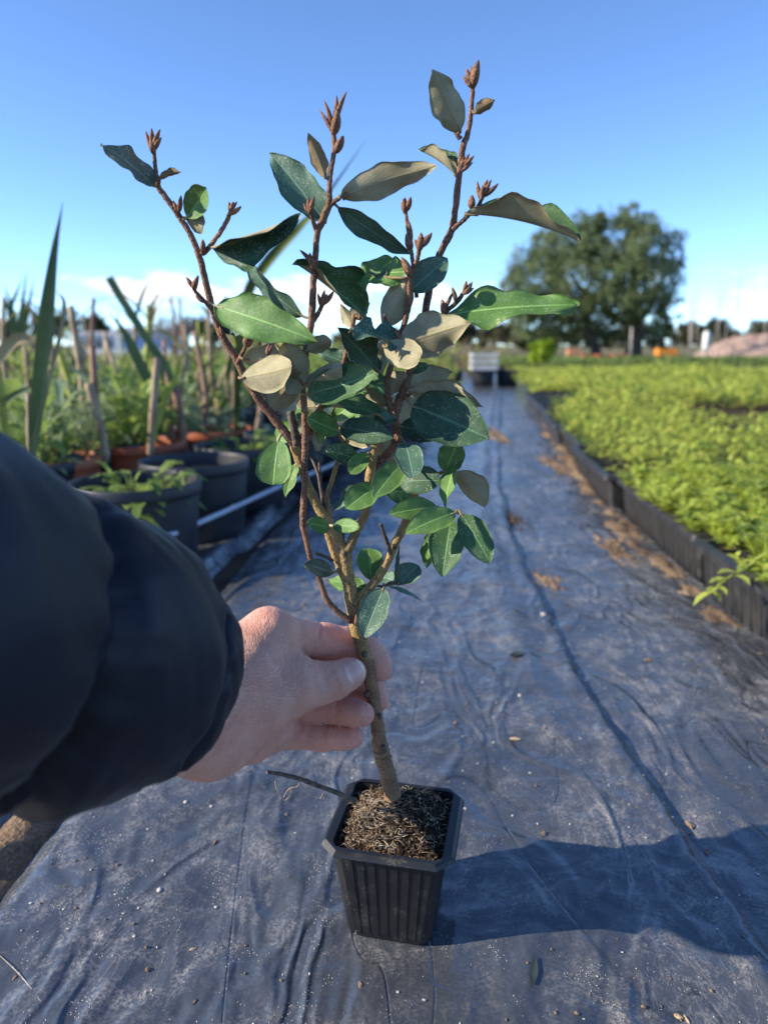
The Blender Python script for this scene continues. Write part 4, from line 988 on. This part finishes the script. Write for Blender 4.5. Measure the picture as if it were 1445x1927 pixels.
for i, (x, y, k) in enumerate(potpos):
    if i == 1: continue
    o = bpy.data.objects.new('weed', WM[5-(i % 2)] if k in 'fe' else WM[i % 4]); COL.objects.link(o); o.location = (x, y, 0); o.rotation_euler = (0, 0, g.uniform(0, 6.28)); s_ = g.uniform(.85, 1.25) if k not in 'fe' else g.uniform(.7, 1.0); o.scale = (1.0, 1.0, s_*(.95 if i == 0 else 1.))
    if i == 0: tag(o, 'toothed green weed spilling over the frontmost black pot', 'weed')
    elif k == 't': tag(o, 'leafy weed growing in the ' + tl[i-9].split(' pot')[0] + ' pot ' + ['behind the left stem of the sapling', 'above the sleeve', 'at far left'][i-9], 'weed', 'weeds in the left pots')
    elif k in 'fe': tag(o, 'low weed in the %s black pot along the path, counted from the sleeve' % ['', '', 'third', 'fourth', 'fifth', 'sixth', 'seventh', 'eighth', 'ninth'][i], 'weed', 'weeds in the left pots')
    else: tag(o, ('greyish' if i % 2 else 'bright green')+' leafy weed in a pot deep in the left pot field', 'weed', 'weeds in the left pots')
# reeds
def ribbon(pts, Y, w, name, mat, parent, Y2=None, cut=False):
    n_ = len(pts); Y2 = Y if Y2 is None else Y2
    S = catmull(np.array([(*PY(x, y, Y+(Y2-Y)*i/(n_-1)), 0) for i, (x, y) in enumerate(pts)])[:, :3], 7); m_ = len(S); t = np.linspace(0, 1, m_)
    ws = w*mpp(600, Y)*(np.minimum(1, .55+t*2)*(1 if cut else np.clip((1-t)*2.2, 0.02, 1)))
    T, N, B = frames(S); side = np.cross(T, np.array([.25, -1, .1])); side /= np.linalg.norm(side, axis=1)[:, None]; nn = np.cross(side, T)
    th = .0004
    L_, C_, R_ = S+side*ws[:, None]/2+nn*ws[:, None]*.22, S, S-side*ws[:, None]/2+nn*ws[:, None]*.22
    V = np.concatenate([np.stack([L_, C_, R_], 1).reshape(-1, 3), np.stack([L_, C_, R_], 1).reshape(-1, 3)-np.repeat(nn, 3, 0)*th]); q = gridfaces(m_, 3); Fq = np.vstack([q, q[:, ::-1]+m_*3])
    return obj(name, V, Fq, mat, parent)
def cane(pts, Y, r, mat, parent):
    C = catmull([PY(x, y, Y) for x, y in pts], 5); rr = np.full(len(C), r*mpp(750, Y)); rr[2::5] *= 1.18
    return obj('cane', *tube(C, rr, 7), mat, parent)
def clump(px, Y, label):
    p = PY(px, 900, Y); p[2] = .13; return thing('reed', p, label, 'reed', 'reeds in the left pots')
c = clump(62, 1.15, 'tall green reed blade rising at the far left against the sky')
ribbon([(62,860),(70,780),(82,660),(93,560),(104,470),(119,380)], 1.15, 27, 'blade', MT['blade'], c)
ribbon([(60,850),(120,600),(106,545)], 1.15, 8, 'blade', MT['bladedry'], c)
cane([(57,900),(56,845),(54,740)], 1.15, 4.5, MT['cane'], c)
c = clump(345, 1.75, 'cut reed with a pale green blade and brown cane left of the sapling')
cane([(360,905),(352,870),(345,830),(337,767),(329,725)], 1.75, 8, MT['canebrown'], c)
ribbon([(340,790),(318,700),(285,650),(250,595),(228,560),(206,522)], 1.75, 15, 'blade', MT['blade'], c, cut=True)
ribbon([(300,760),(275,706),(255,665),(235,625),(206,588)], 1.8, 20, 'blade', MT['blade'], c)
c = clump(285, 1.6, 'pale upright cane standing in the left pots beside a cut reed'); cane([(280,905),(284,840),(296,674)], 1.6, 7, MT['cane'], c); ribbon([(285,840),(310,760),(335,700),(352,640)], 1.6, 9, 'blade', MT['bladeyel'], c)
c = clump(194, 1.5, 'broken brown cane leaning left above the jacket sleeve'); cane([(200,870),(194,826),(180,770),(167,721)], 1.5, 8, MT['cane'], c); cane([(188,800),(182,760),(174,651)], 1.55, 6, MT['canebrown'], c)
c = clump(447, 1.95, 'reed with a long green blade bending behind the sapling top'); cane([(446,880),(445,800),(442,700)], 1.95, 6, MT['canebrown'], c)
ribbon([(445,830),(448,700),(462,568),(500,498),(560,432),(600,388),(690,262)], 1.95, 17, 'blade', MT['blade'], c, 1.5)
c = clump(15, 1.25, 'bright yellow reed blades at the left edge'); ribbon([(20,860),(8,780),(0,700),(-8,640)], 1.25, 14, 'blade', MT['bladeyel'], c); ribbon([(-10,770),(30,742),(75,722)], 1.25, 12, 'blade', MT['blade'], c)
c = clump(35, 2.4, 'fan of narrow green blades far left against the clouds')
for p in ([(32,660),(40,600),(52,505)], [(32,660),(22,600),(5,545)], [(32,660),(20,590),(45,520)], [(34,660),(50,600),(66,520)], [(32,660),(28,600),(8,530)], [(34,655),(70,625),(110,600)]): ribbon(p, 2.4, 9, 'blade', MT['blade'], c)
ribbon([(-20,700),(30,640),(70,650),(95,700)], 1.6, 22, 'blade', MT['bladedry'], c)
g = np.random.default_rng(44)
for i in range(74):
    px = g.uniform(-10, 540) if i < 62 else g.uniform(780, 860); Y = g.uniform(1.7, 4.2) if i < 62 else g.uniform(5, 6.5); top = g.uniform(555, 705) if i < 62 else g.uniform(630, 680); ln = g.normal(0, 16)
    p0 = PY(px, 700, Y); p0[2] = .10; p1 = PY(px+ln, top, Y+g.normal(0, .05)); mid = (p0+p1)/2+g.normal(0, .012, 3)
    t = thing('cane', p0, ('reddish brown' if i % 4 == 1 else 'yellow' if i % 4 == 3 else 'pale tan')+(' upright cane in the blurred pots on the left' if i < 62 else ' upright cane far off at the left end of the path'), 'cane', 'dry canes among the left pots')
    Cc = catmull([p0, mid, p1], 6); obj('stalk', *tube(Cc, np.linspace(.0105, .0065, len(Cc))*g.uniform(.6, 1.2), 6), MT[['cane', 'canebrown', 'cane', 'bladeyel'][i % 4]], t)
    for b in range(int(g.integers(1, 4))):
        s0 = Cc[int(g.integers(4, len(Cc)))]; a = g.uniform(0, 6.28); L = g.uniform(.15, .35); d = np.array([math.cos(a)*.5, math.sin(a)*.5, g.uniform(.3, 1)])
        Sx = np.array([s0+d*L*k/6-np.array([0, 0, .35*L*(k/6)**2.5]) for k in range(7)]); w_ = .007*np.array([.5, 1, 1, .9, .7, .45, .05]); sd_ = unit(np.cross(d, [0, 0, 1]))
        V = np.stack([Sx+sd_*w_[:, None], Sx+np.array([0, 0, -.002]), Sx-sd_*w_[:, None]], 1).reshape(-1, 3); obj('blade', V, gridfaces(7, 3), MT[['blade', 'bladedry', 'bladeyel'][b]], t)
# the far part of the pot field reads as one green mass
def lobes(seed, boxes, L0, L1, asp=.4):
    g = np.random.default_rng(seed); B = []; D = []; Ls = []
    for (x0, x1, y0, y1, z0, z1, n_) in boxes:
        b = np.stack([g.uniform(x0, x1, n_), g.uniform(y0, y1, n_), z0+(z1-z0)*g.random(n_)**1.3], 1); b[:, 2] *= .55+.45*(fbm(b[:, 0]*1.5, b[:, 1]*1.5, seed, 3)+1)
        B.append(b); D.append(g.normal(0, 1, (n_, 3))+[0, 0, .6]); Ls.append(g.uniform(L0, L1, n_))
    return leafquads(np.vstack(B), np.vstack(D), np.concatenate(Ls), np.concatenate(Ls)*asp)
V, q = lobes(51, [(-3.2, -.55, 2.9, 4.6, .05, .24, 7000), (-4.6, .0, 4.4, 8.0, .05, .30, 8000), (-1.2, .55, 5.2, 8.5, .05, .30, 4000)], .035, .10, .3)
tag(obj('weeds', V, q, MT['weed']), 'blurred green weeds filling the far pots left of the path', 'weeds', kind='stuff')
# grey irrigation hose stretched past the pots
MT['hose'] = simple('grey_hose', (.34, .38, .45), (.50, .54, .60), 30, .35)
Cs = catmull([PY(200, 1062, .98), PY(300, 1016, 1.10), PY(420, 964, 1.30), PY(530, 914, 1.56), PY(640, 868, 1.95), PY(720, 830, 2.4)], 8)
tag(obj('hose', *tube(Cs, .0052, 8), MT['hose']), 'pale grey hose stretched in front of the black pots', 'hose')

# ------------------------------------------------------------------ background
def crown(seed, lobes_, n_, L0, L1, droop=.3):
    g = np.random.default_rng(seed); B = []; D = []; w = np.array([l[3]*l[4]*l[5] for l in lobes_]); w = w**.8; w /= w.sum()
    for l, k in zip(lobes_, (w*n_).astype(int)):
        # sprays of leaves: many small sub-clumps through the lobe's volume
        nc = max(6, k//28); cdir = g.normal(size=(nc, 3)); cdir /= np.linalg.norm(cdir, axis=1)[:, None]; cr = g.uniform(.35, 1.08, nc)**.6
        cc = cdir*cr[:, None]*np.array(l[3:6])+np.array(l[:3]); idx = g.integers(0, nc, k); off = g.normal(size=(k, 3))*np.array(l[3:6])*.10; off[:, 2] -= np.abs(g.normal(size=k))*l[5]*.12*droop*3
        B.append(cc[idx]+off); dd = g.normal(size=(k, 3))*.7; dd[:, 2] -= droop; D.append(dd)
    B = np.vstack(B); D = np.vstack(D); L = g.uniform(L0, L1, len(B)); return leafquads(B, D, L, L*.42)
MT['treebark'] = simple('tree_bark', (.030, .022, .018), (.07, .055, .042), 6, .9, .6)
def limb_tree(parent, base, limbs, mat=None):
    for nm, pts, r0, r1 in limbs:
        C = catmull([np.array(base)+np.array(p) for p in pts], 6); V, Fc = tube(C, np.linspace(r0, r1, len(C)), 9); obj(nm, V, Fc, mat or MT['treebark'], parent)
# the big tree
D0 = 24.; s0 = D0/F*1.0
def at(px, py, Y): return PY(px, py, Y)
tb = at(1190, 668, D0); tb[2] = 0.
t = thing('tree', tb, 'large round grey green tree standing beyond the seedling beds', 'tree')
def tl_(px, py, rx, ry, dy=0.): 
    c = at(px, py, D0+dy); k = mpp(py, D0); return (c[0], c[1], c[2], rx*k, rx*k*.9, ry*k)
LB = [tl_(1010,520,62,70,.2), tl_(985,560,45,48,-.4), tl_(1030,470,48,48,.6), tl_(1085,450,62,52,-.3), tl_(1150,440,72,52,.3), tl_(1215,460,62,52,-.5), tl_(1245,520,42,58,.4), tl_(1180,520,76,62,-1.), tl_(1100,520,76,62,-.6), tl_(1060,575,66,42,.2), tl_(1140,575,70,40,.6), tl_(1225,575,50,38,-.4), tl_(1265,470,24,42,0), tl_(1000,600,44,26,0), tl_(1105,410,34,28,0), tl_(1195,410,36,26,.3), tl_(1255,600,26,26,.2), tl_(960,540,22,40,.1), tl_(1075,615,50,26,1.2), tl_(1150,612,46,22,1.4), tl_(1020,625,40,18,1.0), tl_(1240,622,34,16,1.2)]
V, q = crown(61, LB, 34000, .10, .20, .35); obj('crown', V, q, MT['olive'], t)
limb_tree(t, tb, [('trunk', [(0,0,-.1),(.02,0,.5),(.05,.1,1.1),(-.1,.1,1.9),(-.2,0,2.9)], .30, .12), ('limb', [(.04,.1,1.0),(.5,.1,1.7),(.8,0,2.6)], .16, .06), ('limb', [(0,.1,.9),(-.9,.2,1.5),(-1.7,.1,2.2)], .16, .06), ('trunk', [(-1.15,.1,-.1),(-1.25,.1,.4),(-1.5,.1,.9),(-1.7,0,1.9),(-2.2,0,2.6)], .19, .07), ('limb', [(-1.5,.1,.9),(-2.4,.2,1.4),(-3.,.1,1.9)], .11, .05)])
def small_tree(px, top, wpx, Y, mat, label, cat='tree', group=None, seed=1, n_=3500, trunk=True, name='tree', base=None):
    b = at(px, 650, Y); b[2] = -.02; k = mpp(620, Y); zt = at(px, top, Y)[2]; w_ = wpx*k/2; t = thing(name, b, label, cat, group); g = np.random.default_rng(seed); L = []
    z0 = zt*.12 if base is None else base
    for i in range(9): 
        f = g.random(); L.append((b[0]+g.uniform(-.75, .75)*w_*(1-.4*f), b[1]+g.uniform(-.5, .5)*w_, z0+(zt-z0)*(.25+.55*f), w_*g.uniform(.28, .5), w_*.35, (zt-z0)*g.uniform(.16, .30)))
    V, q = crown(seed, L, n_, .022*Y/8+.02, .045*Y/8+.05, .1); obj('crown', V, q, mat, t)
    if trunk: limb_tree(t, b, [('trunk', [(0,0,-.05),(.03*w_,0,zt*.3),(-.05*w_,0,zt*.7)], w_*.07+.01, w_*.03)])
    return t
small_tree(110, 572, 150, 38, MT['darktree'], 'dark rounded tree on the horizon behind the tall reed blade', seed=3)
small_tree(175, 590, 70, 42, MT['darktree'], 'low dark tree on the horizon right of the tall reed blade', seed=4)
small_tree(20, 596, 110, 36, MT['scrub'], 'grey green tree at the left edge of the horizon', seed=5)
small_tree(400, 590, 90, 30, MT['darktree'], 'dark tree on the horizon right of the bare tree', seed=6)
small_tree(470, 615, 120, 34, MT['scrub'], 'low grey scrub behind the left stem of the sapling', 'shrub', seed=7, name='shrub')
for i, (px, top, w_, Y) in enumerate([(560,622,140,38),(680,618,140,40),(790,606,120,36),(870,598,110,38),(945,606,110,36),(1010,610,110,33),(1095,602,130,31),(1200,602,130,30),(1285,604,90,33),(1350,600,110,31),(1430,598,120,31)]):
    small_tree(px, top, w_, Y, MT['scrub'] if i % 3 else MT['darktree'], ['dark scrub on the horizon behind the middle stem of the sapling', 'grey scrub on the horizon behind the sapling crown', 'grey scrub on the horizon just left of the white crate', 'dark scrub on the horizon above the white crate', 'grey scrub on the horizon between white crate and lime shrub', 'low grey scrub behind the lime green shrub', 'dark scrub behind the left trunk of the big tree', 'grey scrub right of the big tree trunk, behind the orange crate', 'grey scrub on the horizon behind the thin pale post', 'dark scrub on the horizon left of the rubble heap', 'grey scrub on the horizon behind the rubble heap'][i], 'shrub', 'hedge line on the horizon', seed=20+i, n_=4200, name='shrub', trunk=False)
# bare tree
bt = at(325, 650, 26); bt[2] = 0; t = thing('tree', bt, 'leafless grey twiggy tree on the left horizon', 'tree'); g = np.random.default_rng(77); parts = []
def grow(p, d, L, r, lev):
    e = p+d*L; parts.append(tube(np.array([p, (p+e)/2+g.normal(0, L*.04, 3), e]), np.array([r, r*.85, r*.7]), 4 if lev < 2 else 3, False))
    if lev == 0: return
    for _ in range(4 if lev > 1 else 5):
        nd = unit(d+g.normal(0, .55, 3)+np.array([0, 0, .12])); grow(p+d*L*g.uniform(.45, 1), nd, L*g.uniform(.55, .8), r*.6, lev-1)
for k in range(4): grow(bt+np.array([0, 0, .25]), unit(np.array([g.normal(0, .8), g.normal(0, .4), .8])), .62, .035, 4)
limb_tree(t, bt, [('trunk', [(0,0,-.05),(.02,0,.15),(0,0,.35)], .10, .07)])
MT['twiggrey'] = simple('bare_twigs', (.13, .11, .10), (.26, .23, .21), 4, .9); V, Fc = join(parts); obj('crown', V, Fc, MT['twiggrey'], t)
# shed with blue sheeting and a pale building
def shed(px, top, wpx, Y, label, wallm, roofm, panel=None):
    b = at(px, 650, Y); b[2] = 0; k = mpp(640, Y); h = at(px, top, Y)[2]; w_ = wpx*k; t = thing('shed', b, label, 'shed')
    obj('wall', *box(b+[0, 0, h*.42], (w_, w_*.5, h*.84)), wallm, t, smooth=False)
    v = np.array([(-w_*.54, -w_*.3, h*.845), (w_*.54, -w_*.3, h*.845), (w_*.54, w_*.3, h*.845), (-w_*.54, w_*.3, h*.845), (-w_*.54, 0, h), (w_*.54, 0, h)])+b
    obj('roof', v, [(0,1,5,4), (3,4,5,2), (0,4,3), (1,2,5), (0,3,2,1)], roofm, t, smooth=False)
    for i in range(4):
        o = obj('window' if panel is None else 'wall_panel', *box(b+[(-.36+.24*i)*w_, -w_*.255, h*.45], (w_*.16, w_*.02, h*.4)), panel or MT['glassdark'], t, smooth=False)
MT['glassdark'] = simple('dark_glass', (.03, .035, .045), (.06, .07, .08), 2, .15); MT['white'] = simple('white_paint', (.62, .62, .62), (.74, .74, .73), 1, .6); MT['bluetarp'] = simple('blue_sheeting', (.07, .17, .42), (.13, .27, .55), 1.5, .5); MT['greyroof'] = simple('grey_roof', (.30, .31, .33), (.42, .43, .45), 1, .6)
shed(290, 616, 120, 30, 'low shed clad in blue sheeting on the left horizon', MT['white'], MT['greyroof'], MT['bluetarp'])
shed(185, 624, 80, 34, 'small pale building with dark windows on the left horizon', MT['white'], MT['greyroof'])
# end of the path: white crate on black pots
MT['whitecrate'] = simple('white_crate', (.46, .46, .44), (.60, .60, .58), 3, .6)
cb = PG(908, 728, 0); cr = thing('crate', cb+[0, 0, .155], 'white slatted crate standing on a black pot at the end of the path', 'crate')
for sx, sy, wx, wy in ((0, -.12, .30, .008), (0, .12, .30, .008), (-.116, 0, .01, .232), (.116, 0, .01, .232)):
    for k in range(3): obj('slat', *box(cb+[sx, sy, .18+.055*k], (wx*.8, wy, .030)), MT['whitecrate'], cr, smooth=False)
obj('crate_floor', *box(cb+[0, 0, .1585], (.225, .23, .007)), MT['whitecrate'], cr, smooth=False)
for sx in (-.108, .108):
    for sy in (-.112, .112): obj('corner_post', *box(cb+[sx, sy, .245], (.008, .008, .166)), MT['whitecrate'], cr, smooth=False)
for i, (dx, dy, lab) in enumerate([(0, 0, 'black pot under the white crate at the end of the path'), (-.29, .05, 'black pot left of the white crate at the end of the path'), (-.52, -.05, 'outermost black pot left of the white crate'), (.24, .1, 'black pot right of the white crate at the end of the path')]): round_pot(cb[0]+dx, cb[1]+dy, 'black', lab)
# lime green shrub, terracotta pots, orange crate
lb = PG(1018, 690, .0); lb = np.array([2.25, 10.2, 0])
small_tree(1020, 645, 52, 10.2, MT['limegreen'], 'bright lime green shrub at the far corner of the seedling bed', 'shrub', seed=41, n_=1500, name='shrub', base=.12)
def far_pot(px, Y, lab, grp, mt, s_=1.):
    b = PY(px, 700, Y); t = round_pot(b[0], Y, 'terra', lab, grp); t.scale = (s_,)*3
for i, px in enumerate((1098, 1112, 1126, 1141, 1156, 1170)): far_pot(px, 17.0+.1*(i % 2), 'small terracotta pot in the row below the big tree', 'terracotta pots below the big tree', None, 1.1)
def crate(px, py, wpx, hpx, Y, lab, mat):
    b = PY(px, py, Y); k = mpp(py, Y); w_, h = wpx*k, hpx*k; b[2] = .0; t = thing('crate', b, lab, 'crate')
    for sx, sy, wx, wy in ((0, -.5, 1, .04), (0, .5, 1, .04), (-.48, 0, .04, .96), (.48, 0, .04, .96)): 
        for kk in range(2): obj('side_board', *box(b+[sx*w_, sy*w_*.6, h*(.24+.5*kk)], (wx*w_, max(wy*w_*.6, .01), h*.44)), mat, t, smooth=False)
    obj('crate_floor', *box(b+[0, 0, .015], (w_*.9, w_*.5, .02)), mat, t, smooth=False)
MT['orange'] = simple('orange_plastic', (.72, .22, .015), (.80, .30, .03), 4, .45)
crate(1252, 668, 36, 26, 16.8, 'bright orange crate on the ground below the big tree', MT['orange'])
crate(1078, 680, 24, 26, 16.6, 'dull orange crate left of the terracotta pots', MT['terralight'])
# second bed beyond the first
g = np.random.default_rng(71); n_ = 14000; b = np.stack([g.uniform(1.6, 11, n_), g.uniform(10.8, 16.0, n_), .06+.07*g.random(n_)], 1); L = g.uniform(.05, .09, n_)
MT['bed2'] = foliage('second_bed_leaves', (.10, .16, .035), (.21, .28, .075), .3, .6, .6)
V, q = leafquads(b, g.normal(0, 1, (n_, 3))+[0, 0, .5], L, L*.5); tag(obj('seedlings', V, q, MT['bed2']), 'duller green carpet of plants in the bed farther off', 'seedlings', kind='stuff')
obj('tray_bed_far', *box((6.2, 13.4, .03), (9.4, 5.3, .07)), MT['peat'], smooth=False)['kind'] = 'structure'
for i in range(12):
    x = 2.6+.58*i; t = thing('seedling_tray', (x, 10.45, 0), 'black tray at the front of the far bed', 'tray', 'trays at the front of the far bed'); t.rotation_euler = (0, 0, math.pi/2)
    for k in ('tray_wall', 'tray_rim', 'cell_grid'):
        o = bpy.data.objects.new(k, TP[k]); COL.objects.link(o); o.parent = t
xs = np.linspace(-1, 12, 30); ysb = np.linspace(8.6, 10.9, 12); X, Y = np.meshgrid(xs, ysb, indexing='ij'); obj('plastic_sheet_far', np.stack([X, Y, .002+.01*fbm(X*2, Y*2, 7)], -1).reshape(-1, 3), gridfaces(30, 12), MT['sheet'])['kind'] = 'structure'
# dry reeds at the far left end of the path
g = np.random.default_rng(83)
for c_ in range(9):
    bx = PY(770+c_*19, 690, 8.8+g.uniform(-.5, .8)); bx[2] = 0
    t = thing('reed', bx, 'dry yellowish reed clump at the left end of the path', 'reed', 'dry reed clumps at the path end')
    for k in range(11):
        a = g.uniform(0, 6.28); L = g.uniform(.28, .62); d = unit(np.array([math.cos(a)*.3, math.sin(a)*.3, 1])); b0 = bx+np.array([g.normal(0, .05), g.normal(0, .05), 0])
        S = np.array([b0+d*L*i/5+np.array([math.cos(a), math.sin(a), -.4])*L*.25*(i/5)**3 for i in range(6)]); sd_ = np.array([1, 0, 0]); w_ = np.array([.009, .011, .010, .008, .005, .001])
        V = np.stack([S+sd_*w_[:, None], S+[0, -.003, 0], S-sd_*w_[:, None]], 1).reshape(-1, 3); obj('blade', V, gridfaces(6, 3), MT[['bladedry', 'cane', 'bladeyel', 'canebrown', 'bladedry'][k % 5]], t)
# posts, thin poles and a rubble heap at the right
MT['postgrey'] = simple('weathered_post', (.28, .25, .21), (.44, .40, .35), 6, .8)
for px, top, r_, Y, lab in ((1298, 555, .03, 19, 'thin pale post standing right of the big tree'), (1186, 618, .032, 19, 'short grey post in front of the big tree trunk')):
    b = PY(px, 670, Y); b[2] = 0; tp = PY(px+2, top, Y); t = thing('post', b, lab, 'post'); obj('shaft', *tube(np.array([b, (b+tp)/2, tp]), np.array([r_, r_*.95, r_*.9]), 8), MT['postgrey'], t); obj('cap', *tube(np.array([tp, tp+[0, 0, .03]]), np.array([r_*1.15, r_*.8]), 8), MT['postgrey'], t)
b = PY(1325, 672, 18); b[2] = 0; t = thing('bollard', b, 'white rounded marker post right of the thin pale post', 'post'); z_ = PY(1325, 622, 18)[2]
obj('shaft', *tube(np.array([b, b+[0, 0, z_*.35]]), .045, 8), MT['postgrey'], t); obj('white_sleeve', *tube(np.array([b+[0, 0, z_*.35], b+[0, 0, z_*.4], b+[0, 0, z_*.9], b+[0, 0, z_*.98]]), np.array([.07, .085, .085, .05]), 10), MT['white'], t)
g = np.random.default_rng(91)
for i in range(9):
    px = 1302+i*16+g.uniform(-5, 5); b = PY(px, 660, 20); b[2] = 0; tp = PY(px+g.normal(0, 22), g.uniform(430, 560), 20); t = thing('pole', b, 'very thin grey whip against the sky at the right edge', 'pole', 'thin whips at the right edge'); C = catmull([b, (b+tp)/2+g.normal(0, .06, 3), tp], 5); obj('stalk', *tube(C, np.linspace(.016, .004, len(C)), 5), MT['postgrey'], t)
hb = PY(1440, 655, 21); n_ = 40; a = np.linspace(-1, 1, n_); A, B = np.meshgrid(a, a, indexing='ij'); Z = .62*np.clip(1-A**2-B**2, 0, 1)**.8*(1+.5*fbm(A*4, B*4, 55))+.08*fbm(A*12, B*12, 56)-.03
MT['rubble'] = sand_mat('pinkish_rubble', (.34, .22, .17), (.46, .33, .27), (.52, .42, .36)); o = obj('rubble_heap', np.stack([hb[0]+A*2.1, 21+B*1.4, Z], -1).reshape(-1, 3), gridfaces(n_, n_), MT['rubble']); tag(o, 'low pinkish rubble heap at the right edge of the horizon', 'heap')

# ------------------------------------------------------------------ scraps and grit on the film
def zat(x, y):
    xx = np.atleast_1d(x-bend(y)); yv = np.atleast_1d(y); return float((zc(xx, yv) if xx[0] < .232 else zr(xx, yv))[0])
MT['stone'] = simple('pale_stone', (.42, .39, .34), (.62, .58, .52), 300, .8, .4); MT['clod'] = simple('brown_clod', (.13, .085, .055), (.26, .18, .12), 400, .9, .6); MT['chip'] = simple('wood_chip', (.36, .25, .14), (.52, .39, .24), 200, .8, .3); MT['leafscrap'] = simple('dark_leaf_scrap', (.020, .030, .026), (.05, .06, .05), 80, .5)
def lump(x, y, r, mat, seed, flat=.7, el=1.):
    g = np.random.default_rng(seed); V = []; Fc = []; a = np.arange(8)/8*2*np.pi; rot = g.uniform(0, 6.28); z = zat(x, y)
    for i, (rr, zz) in enumerate(((.55, -.15), (1, .25), (.85, .75), (.4, 1.05))):
        k = rr*r*(1+.22*g.normal(size=8)*.8); X = np.cos(a)*k*el; Y_ = np.sin(a)*k; V.append(np.stack([x+X*math.cos(rot)-Y_*math.sin(rot), y+X*math.sin(rot)+Y_*math.cos(rot), z+zz*r*flat*(1+.15*g.normal(size=8))], 1))
    V = np.vstack(V)
    for i in range(3):
        for j in range(8): Fc.append((i*8+j, i*8+(j+1) % 8, (i+1)*8+(j+1) % 8, (i+1)*8+j))
    return V, Fc+[tuple(range(24, 32))]
scr = [(350,1510,7,'stone','white angular pebble below the jacket cuff',1.),(398,1517,6,'stone','white rounded pebble right of the white angular one below the cuff',1.1),(300,1673,8,'stone','flat white chip left of the pot',1.5),(405,1580,6,'clod','dark brown stick bit left of the pot',2.),(362,1783,6,'chip','tan seed shaped chip at lower left',2.2),(463,1776,5.5,'clod','brown round clod below the tan chip',1.),
       (253,1739,6,'clod','brown clod at the lower left on the film',1.),(30,1842,7,'clod','brown clod by the thin straw at lower left',1.2),(367,1882,6,'clod','dark crumb near the bottom edge left of centre',1.8),(678,1853,7,'clod','dark pellet below the pot',2.),(530,1842,6,'clod','brown crumb below left of the pot',1.3),(1023,1570,9,'clod','brown clod right of the pot',1.2),(1102,1628,4,'chip','small reddish grain right of the pot',1.),(992,1820,5,'clod','reddish grain at the bottom right of the pot',1.),
       (1275,1912,9,'chip','tan bark chip at the bottom right edge',1.8),(1292,1917,7,'chip','slim tan chip beside the bottom right bark chip',2.2),(978,1312,6,'stone','pale tan pebble on the film right of the hand',1.1),(1024,1376,7,'clod','brown clod right of the hand near the fold',1.2),(968,1394,8,'chip','tan straw bit right of the hand',2.5),(857,1362,7,'clod','brown crumb right of the fingertips',1.2),(1298,1546,10,'clod','clump of brown straw in the fold at right',2.2),(1330,1597,8,'clod','dark bark bit on the right film',2.),(1022,1160,8,'stone','pale pebble beside the fold',1.2),(572,1140,8,'clod','dark clod on the film above the knuckles',1.2),(945,1690,5,'clod','tiny dark grain in the pot shadow',1.),(1220,1240,8,'clod','brown scrap on the right film',1.8)]
for i, (px, py, r_, mt, lab, el) in enumerate(scr):
    p = PG(px, py, .004); V, Fc = lump(p[0], p[1], r_*.55*mpp(py, p[1]), MT[mt], 300+i, .75, el); nm = {'stone': 'pebble', 'clod': 'clod', 'chip': 'wood_chip'}[mt]
    tag(obj(nm, V, Fc, MT[mt], smooth=(mt == 'stone')), lab, nm.replace('_', ' '))
def scrap(px, py, L, W, rot, lab, lift):
    p = PG(px, py, .004); n_ = 8; V = []
    for i in range(n_):
        t = i/(n_-1); w_ = W*math.sin(math.pi*min(1, .1+t*.88)); x = L*(t-.5); 
        for s_ in (-1, 0, 1): V.append((x, s_*w_/2, .0005+lift*.6*abs(s_)*w_+lift*.4*L*(t-.4)**2*2))
    V = np.array(V); V2 = V+[0, 0, -.0004]; V = np.vstack([V, V2]); V = np.stack([V[:, 0]*math.cos(rot)-V[:, 1]*math.sin(rot), V[:, 0]*math.sin(rot)+V[:, 1]*math.cos(rot), V[:, 2]], 1)+np.array([p[0], p[1], zat(p[0], p[1])]); q = gridfaces(n_, 3)
    tag(obj('leaf_scrap', V, np.vstack([q, q[:, ::-1]+n_*3]), MT['leafscrap']), lab, 'leaf')
scrap(972, 1237, .020, .010, .5, 'dark curled leaf scrap on the film behind the fold', .5); scrap(1004, 1835, .020, .005, 1.3, 'curled dark leaf scrap below right of the pot', .22)
p0, p1 = PG(-10, 1790, .004), PG(95, 1912, .004); Cs = catmull([p0+[0, 0, .001], (p0+p1)/2+[.002, 0, .0022], p1+[0, 0, .001]], 8); tag(obj('straw', *tube(Cs, np.linspace(.00018, .00032, len(Cs)), 6), MT['rootpale']), 'thin pale straw lying at the lower left corner', 'straw')
def grit(cnt, seed, y0, y1, x0, x1, r0, r1, mat, cut):
    g = np.random.default_rng(seed); parts = []
    while len(parts) < cnt:
        y = y0+(y1-y0)*g.random()**1.4; x = g.uniform(x0, x1)
        if fbm(np.array([x*9]), np.array([y*9]), 61, 3)[0] < cut+g.normal(0, .2) or (abs(x-.008) < .042 and abs(y-.414) < .042): continue
        r_ = r0+(r1-r0)*g.random()**3; xx = x+float(bend(y)); parts.append((ico*r_*g.uniform(.6, 1.4, 3)*[1, 1, .6]+np.array([xx, y, zat(xx, y)+r_*.25]), icf))
    V, Fc = join(parts); tag(obj('grit', V, Fc, mat, smooth=False), {'stone': 'pale fine grit scattered over the black film', 'clod': 'dark crumbs of soil scattered over the black film'}['stone' if mat is MT['stone'] else 'clod'], 'grit', kind='stuff')
grit(1500, 3, .25, 1.5, -.25, .42, .0003, .0014, MT['stone'], -.02); grit(650, 4, .25, 1.6, -.25, .43, .0004, .0020, MT['clod'], -.1)
